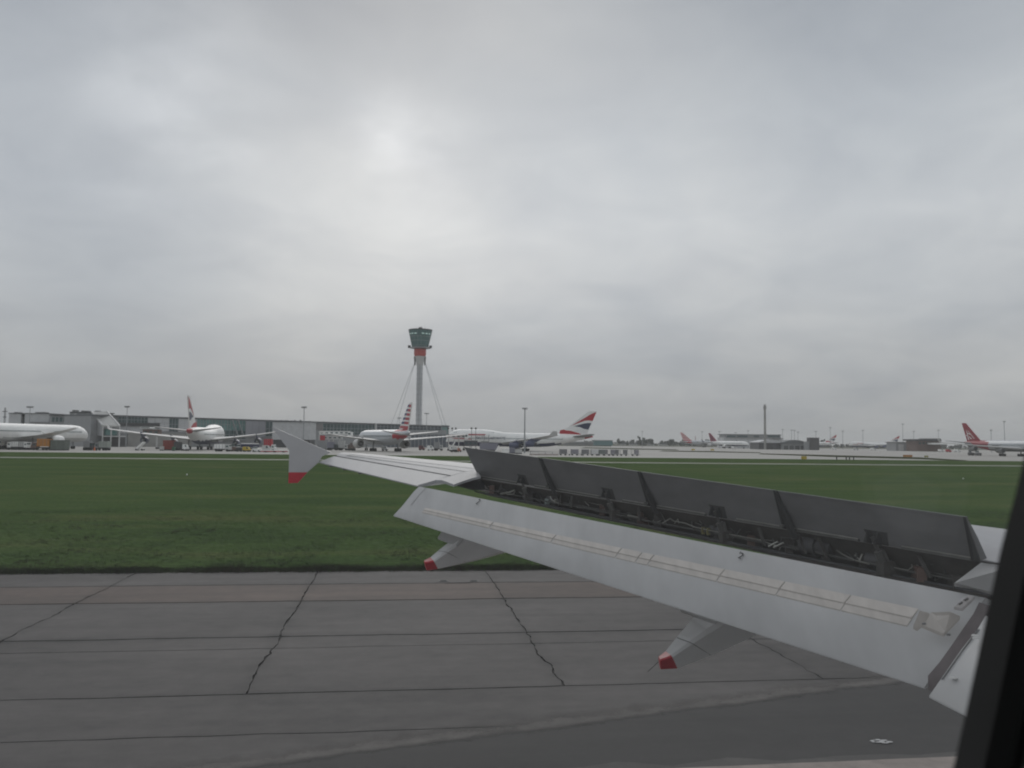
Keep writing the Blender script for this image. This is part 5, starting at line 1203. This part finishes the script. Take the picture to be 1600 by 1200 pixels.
crate('small green box in front of the red container', 270, 274, 698, 300, GREENP, 'equipment_box', 'box', 1.0, 2)
truck('dark service truck just left of the jumbo landing gear', 274, 288, 690.5, 310, DARK, DARK, 'right'); van('small white van beside the jumbo landing gear at left', 287, 295, 692, 306, WHITE)
truck('white truck with dark skirt right of the jumbo landing gear', 337, 361, 694, 297, WHITE, PALE, 'right', lift=-.1)
tug('brown and grey tow tractor right of the white truck', 362, 371, 692.5, 304, BROWN, GREY); tug('dark tow tractor with pale cab under the right wing of the jumbo', 370.5, 379, 693.5, 300, DARK, PALE)
t = thing('belt_loader', 'navy belt loader with a white top edge under the right jumbo wing', 'belt loader', foot(391, 306)); l_ = 27 * 306 / 1350
MB().box((0, 0, 2.0), (l_, 1.6, 1.1)).build('body', NAVY, t); MB().box((0, 0, 2.75), (l_ * .98, 1.1, .35)).build('conveyor', WHITE, t); wheelset(t, (-2, 2), 1.7, .45); MB().box((0, 0, 1.0), (l_ * .8, 1.2, .7)).build('chassis', DARK, t)
tug('low white tow tractor in front of the belt loader', 395, 409, 697.5, 297, WHITE, PALE); van('yellow and grey small van left of the low white tractor', 381, 392, 698, 298, YELLOW)
truck('red topped catering truck beside the wingtip', 414, 431, 686, 303, RED, WHITE, 'right', lift=1.0, name='catering_truck'); van('pale van under the red topped truck', 411, 423, 692, 299, PALE)
p = foot(430, 292); t = thing('flat_trailer', 'long low white trailer with red edge by the wingtip', 'trailer', p); MB().box((0, 0, .65), (42 * 292 / 1350, 2, .3)).build('deck', WHITE, t); MB().box((0, -.9, .35), (42 * 292 / 1350, .2, .3)).build('side_rail', RED, t); wheelset(t, (-3, 0, 3), 2, .3)
# passenger stairs
def stairs(label, px0, px1, ytop, y, s=1):
    p = foot((px0 + px1) / 2, y); l = (px1 - px0) * y / 1350; h = at_y(px0, ytop, y).z; t = thing('passenger_stairs', label, 'stairs', p)
    MB().prism([Vector((s * a, -.9, z)) for a, z in ((-l / 2, .6), (l * .4, h), (l / 2, h), (l / 2, h - .5), (-l * .2, .6))], (0, 1.8, 0)).build('flight', WHITE, t)
    for k in range(6): MB().box((s * (-l * .4 + l * .13 * k), 0, .9 + (h - .9) * k / 6 + .1), (l * .12, 1.84, .08)).build('step', GREY, t)
    MB().box((0, 0, .5), (l, 1.7, .35)).build('chassis', PALE, t); wheelset(t, (-l * .35, l * .35), 1.8, .32)
    for q in (-.9, .9): MB().tube((-s * l / 2, q, 1.5), (s * l * .42, q, h + 1.0), .05, n=5).build('handrail', STEEL, t)
stairs('white mobile stairs beside the left wing of the rear view jumbo', 213, 226, 690, 300); stairs('pale mobile stairs below the pier end', 702, 711, 690, 380)
# jet bridges
def bridge(label, x0, x1, yt, yb, y, m, legs, rot=None, group='jet bridges'):
    t = thing('jet_bridge', label, 'jet bridge', foot((x0 + x1) / 2, y), 0, group)
    tn = PB(t, 'tunnel', m, x0, x1, yt, yb, y, 3.0)
    n = max(2, int((x1 - x0) / 7))
    for k in range(n): SUB(t, tn, 'window', DGLASS, x0 + (x1 - x0) * (k + .25) / n, x0 + (x1 - x0) * (k + .75) / n, yt + (yb - yt) * .3, yt + (yb - yt) * .65, y - .15, .3)
    PB(t, 'roof', PALE, x0 - .5, x1 + .5, yt - .7, yt, y - .2, 3.4)
    for x in legs: PB(t, 'support_leg', PALE, x, x + 1.5, yb, None, y + .8, .8); PB(t, 'leg_bogie', DARK, x - 1.2, x + 2.7, 0 * yb + (horizon(x) + 6210 / y - 2.6), None, y + .4, 1.6)
    if rot: 
        a, b, c_, d_ = rot; PB(t, 'cab', WHITE, a, b, c_, d_, y - 1.0, 5); SUB(t, tn, 'cab_window', DGLASS, a + 1, b - 1, c_ + (d_ - c_) * .25, c_ + (d_ - c_) * .6, y - 1.2, .3)
    return t
bridge('brown jet bridge with a white canopy end behind the left jumbo wing', 223, 248, 671, 679.5, 345, BROWN, (244,), (219, 234, 667, 669.3))
bridge('white jet bridge tunnel high behind the striped airliner wing, upper one', 499, 545, 673.8, 679, 402, WHITE, (498, 520), (543, 548.5, 674.8, 681.5))
bridge('white jet bridge tunnel below the upper one behind the striped airliner wing', 505, 534, 681.5, 686.5, 398, PALE, (513, 530))
bridge('pink white jet bridge in front of the jumbo nose', 697, 728, 679.5, 684.5, 402, mat('pinkish_white_paint', (0.55, 0.49, 0.48), 0.5, var=0.08), (700, 716), (726, 731, 677, 686))
bridge('dark jet bridge at the jumbo nose above the spoiler tip', 725, 746, 688.5, 696.5, 372, mat('dark_violet_grey', (0.075, 0.075, 0.09), 0.6, var=0.1), (733,))
crate('red tank beside the white jet bridge post', 501, 507, 680.5, 394, RED, 'equipment_box', 'box', 2, 2, 3.6)
crate('grey equipment box under the white jet bridges', 497, 512, 688, 372, CLADD, 'equipment_box', 'box', 2.5, 4)
truck('violet grey truck under the white jet bridges', 512.5, 528, 690.5, 366, LILAC, DARK, 'right'); truck('beige box truck left of the striped airliner engine', 529, 544, 688.5, 368, PALE, PALE, 'right'); truck('brown truck just left of the striped airliner engine', 544.5, 555, 692, 362, BROWN, BROWN, 'left')
van('low pale van under the striped airliner body', 597, 606, 697, 366, PALE); van('white van under the right wing of the striped airliner', 668, 678, 693.5, 395, WHITE); truck('grey truck under the right wing of the striped airliner', 678.5, 692, 691, 398, CLADD, PALE, 'right')
van('dark red van beyond the pier columns', 655, 664, 696, 400, mat('maroon_paint', (0.12, 0.03, 0.03), 0.5, var=0.1)); truck('white box truck at the end of the pier below the pink bridge', 705, 714, 699.5, 352, WHITE, WHITE, 'left'); van('small orange van right of the white box truck', 715, 721, 700, 352, mat('dull_orange', (0.4, 0.13, 0.07), 0.5, var=0.1))
tug('silver tow tractor left of the violet cargo loader', 742, 749, 699, 330, STEEL, PALE)
t = thing('cargo_loader', 'violet grey cargo loader platform beside the jumbo fuselage', 'cargo loader', foot(763, 340)); PB(t, 'platform', LILAC, 749.5, 777, 692.5, 702.5, 340, 4); PB(t, 'deck_rail', GREY, 752, 764, 689.5, 692.4, 340, .3); PB(t, 'undercarriage', DARK, 751, 775, 702.6, None, 340.5, 3)
for x in (756, 763.5): PB(t, 'guide_post', DARK, x, x + .6, 679, 692.5, 340, .3)
stairs('white loading steps at the right end of the violet cargo loader', 773, 780, 695.5, 328)
crate('white square container nearest the violet cargo loader', 784.5, 795.5, 701, 322, WHITE, dep=2); crate('pale container between the white one and the floodlight mast', 805, 816, 702, 322, PALE, dep=2); crate('blue grey container behind the pale one', 796, 805, 699.5, 330, LILAC, dep=2)
# baggage dollies in a row on the apron edge
def dolly(label, px, y, curtain, w_=2.9, h=1.75, empty=False):
    t = thing('baggage_dolly', label, 'baggage dolly', foot(px, y), R(rnd.uniform(-8, 8)), 'baggage dollies along the apron edge')
    MB().box((0, 0, .48), (w_, 1.5, .16)).build('deck', STEEL, t); wheelset(t, (-w_ * .32, w_ * .32), 1.5, .24)
    MB().tube((w_ / 2, 0, .45), (w_ / 2 + .7, 0, .4), .05, n=5).build('drawbar', DARK, t)
    if not empty:
        for a in (-1, 1):
            for b in (-1, 1): MB().box((a * w_ * .48, b * .7, .55 + h / 2), (.08, .08, h)).build('post', STEEL, t)
        MB().box((0, 0, .58 + h), (w_ * 1.02, 1.55, .1)).build('roof', PALE, t); MB().box((-w_ * .2 if curtain[1] == 'l' else w_ * .2 if curtain[1] == 'r' else 0, -.02, .58 + h / 2), (w_ * (.94 if curtain[1] == 'f' else .5), 1.46, h * .96)).build('curtain', curtain[0], t)
    else: MB().box((-w_ * .46, 0, .8), (.1, 1.4, .6)).build('end_rail', STEEL, t)
DCH = mat('charcoal_curtain', (0.2, 0.2, 0.205), 0.8, var=0.2); DMV = mat('mauve_grey_curtain', (0.27, 0.26, 0.29), 0.8, var=0.2); DGN = mat('grey_green_curtain', (0.18, 0.2, 0.195), 0.8, var=0.2); WC = mat('white_curtain', (0.6, 0.6, 0.6), 0.7, var=0.1)
for px, y, cu, e, lab in ((880, 300, (DCH, 'f'), 0, 'charcoal curtained dolly at the left end of the covered row'), (886.5, 299, (DCH, 'f'), 1, 'empty flat dolly right of the leftmost curtained one'), (898, 302, (DMV, 'f'), 0, 'mauve curtained dolly, second covered one from the left'), (905.5, 301, (DMV, 'f'), 1, 'empty flat dolly right of the mauve curtained one'),
                          (914.5, 303, (DCH, 'f'), 0, 'charcoal curtained dolly left of the white one'), (929, 303, (WC, 'f'), 0, 'bright white curtained dolly in the middle of the row'), (939.5, 304, (DGN, 'f'), 0, 'grey green curtained dolly right beside the white one'), (948.5, 304, (DCH, 'l'), 0, 'half open charcoal dolly right of the grey green one'),
                          (955, 305, (DMV, 'r'), 0, 'half open mauve dolly fourth from the right end'), (961, 306, (DCH, 'r'), 0, 'half open charcoal dolly third from the right end'), (974.5, 307, (DCH, 'r'), 0, 'charcoal curtained dolly second from the right end'), (992, 309, (DMV, 'r'), 0, 'pale dolly with a mauve curtain at the right end of the row'),
                          (834, 298, (DCH, 'f'), 1, 'empty flat dolly nearest the floodlight mast'), (846, 299, (DCH, 'f'), 1, 'empty flat dolly second right of the floodlight mast'), (857, 300, (DCH, 'f'), 1, 'empty flat dolly third right of the floodlight mast'), (868, 300, (DCH, 'f'), 1, 'empty flat dolly left of the covered row')):
    dolly(lab, px, y, cu, 2.6 if not e else 2.3, 1.55, bool(e))
p = foot(850, 293); t = thing('low_barrier', 'low pinkish barrier along the apron edge right of the floodlight mast', 'barrier', p)
for k in range(9): MB().box((-4.4 + k * 1.1, 0, .28), (1.0, .4, .56)).build('barrier_block', mat('faded_barrier', (0.42, 0.36, 0.34), 0.7, var=0.1), t)
# taxiway signs and markers on the grass
def sign(label, px, y, m, w_=1.6, h=1.0, name='taxiway_sign', cat='sign'):
    t = thing(name, label, cat, foot(px, y)); MB().box((0, 0, .25 + h / 2), (w_, .25, h)).build('face', m, t)
    for s in (-1, 1): MB().box((s * w_ * .35, 0, .13), (.1, .1, .26)).build('post', DARK, t)
sign('small yellow sign on the verge above the raised spoilers', 1256, 262, YELLOW, 1.6, .9)
for i, (px, lab) in enumerate(((1307, 'leftmost of the dark marker stubs on the verge'), (1322, 'second dark marker stub from the left on the verge'), (1327, 'third dark marker stub from the left on the verge'), (1333.5, 'rightmost dark marker stub on the verge'))): sign(lab, px, 268, DARK, .3, .8, 'marker_stub', 'marker')
sign('orange board on the far grass island at right', 1418, 345, ORANGE, 3.6, .8, 'marker_board'); sign('yellow green marker on the far grass island at right', 1447, 345, mat('yellow_green', (0.25, 0.24, 0.05), 0.7, var=0), 1.5, .6, 'marker_board')
for px, y, lab in ((1083, 560, 'pale marker on the thin far grass strip, left one'), (1113, 560, 'pale marker on the thin far grass strip, right one')): sign(lab, px, y, YELLOW, 2.2, .9)
for px, py, lab in ((292, 743, 'tiny white marker on the grass at left'), (1505, 749, 'tiny white marker on the grass at right near the window')):
    t = thing('edge_marker', lab, 'marker', ground(px, py)); MB().box((0, 0, .1), (.13, .06, .2)).build('plate', WHITE, t); MB().box((0, 0, .02), (.16, .1, .04)).build('base', DARK, t)
tug('dark tow tractor under the red tailed airliner', 1513, 1521, 703, 455, DARK, GREY); tug('grey tow tractor under the red tailed airliner, nearer the window', 1524, 1532, 703.5, 452, GREY, PALE)
# cars and small trucks by the right-hand terminals
for x0, x1, yt, y, m, lab in ((1466, 1474, 696, 700, WHITE, 'small white van left of the red tailed airliner gear'), (1478, 1486, 696, 690, RED, 'small red van left of the red tailed airliner gear'), (1300, 1307, 697, 880, WHITE, 'tiny white van under the half hidden airliner'), (1334, 1341, 697.5, 860, PALE, 'tiny pale van below the distant jumbo nose'), (1360, 1369, 697.5, 860, WHITE, 'tiny white van below the distant jumbo wing'), (1143, 1150, 697, 850, WHITE, 'tiny white van under the maroon tailed airliner'), (1491, 1501, 693, 720, WHITE, 'white van close beside the red tail')):
    van(lab, x0, x1, yt, y, m)

# ------------------------------------------------------------------ air
hz = bpy.data.materials.new('haze'); hz.use_nodes = True; tn_ = hz.node_tree; tn_.nodes.clear()
ho = tn_.nodes.new('ShaderNodeOutputMaterial'); pv = tn_.nodes.new('ShaderNodeVolumePrincipled'); pv.inputs['Color'].default_value = (0.93, 0.94, 0.95, 1); pv.inputs['Density'].default_value = 0.00012; pv.inputs['Anisotropy'].default_value = 0.0
tn_.links.new(pv.outputs[0], ho.inputs['Volume'])
o = MB().box((0, 0, 47.5), (14400, 14400, 97.2)).build('haze', hz, kind='stuff')
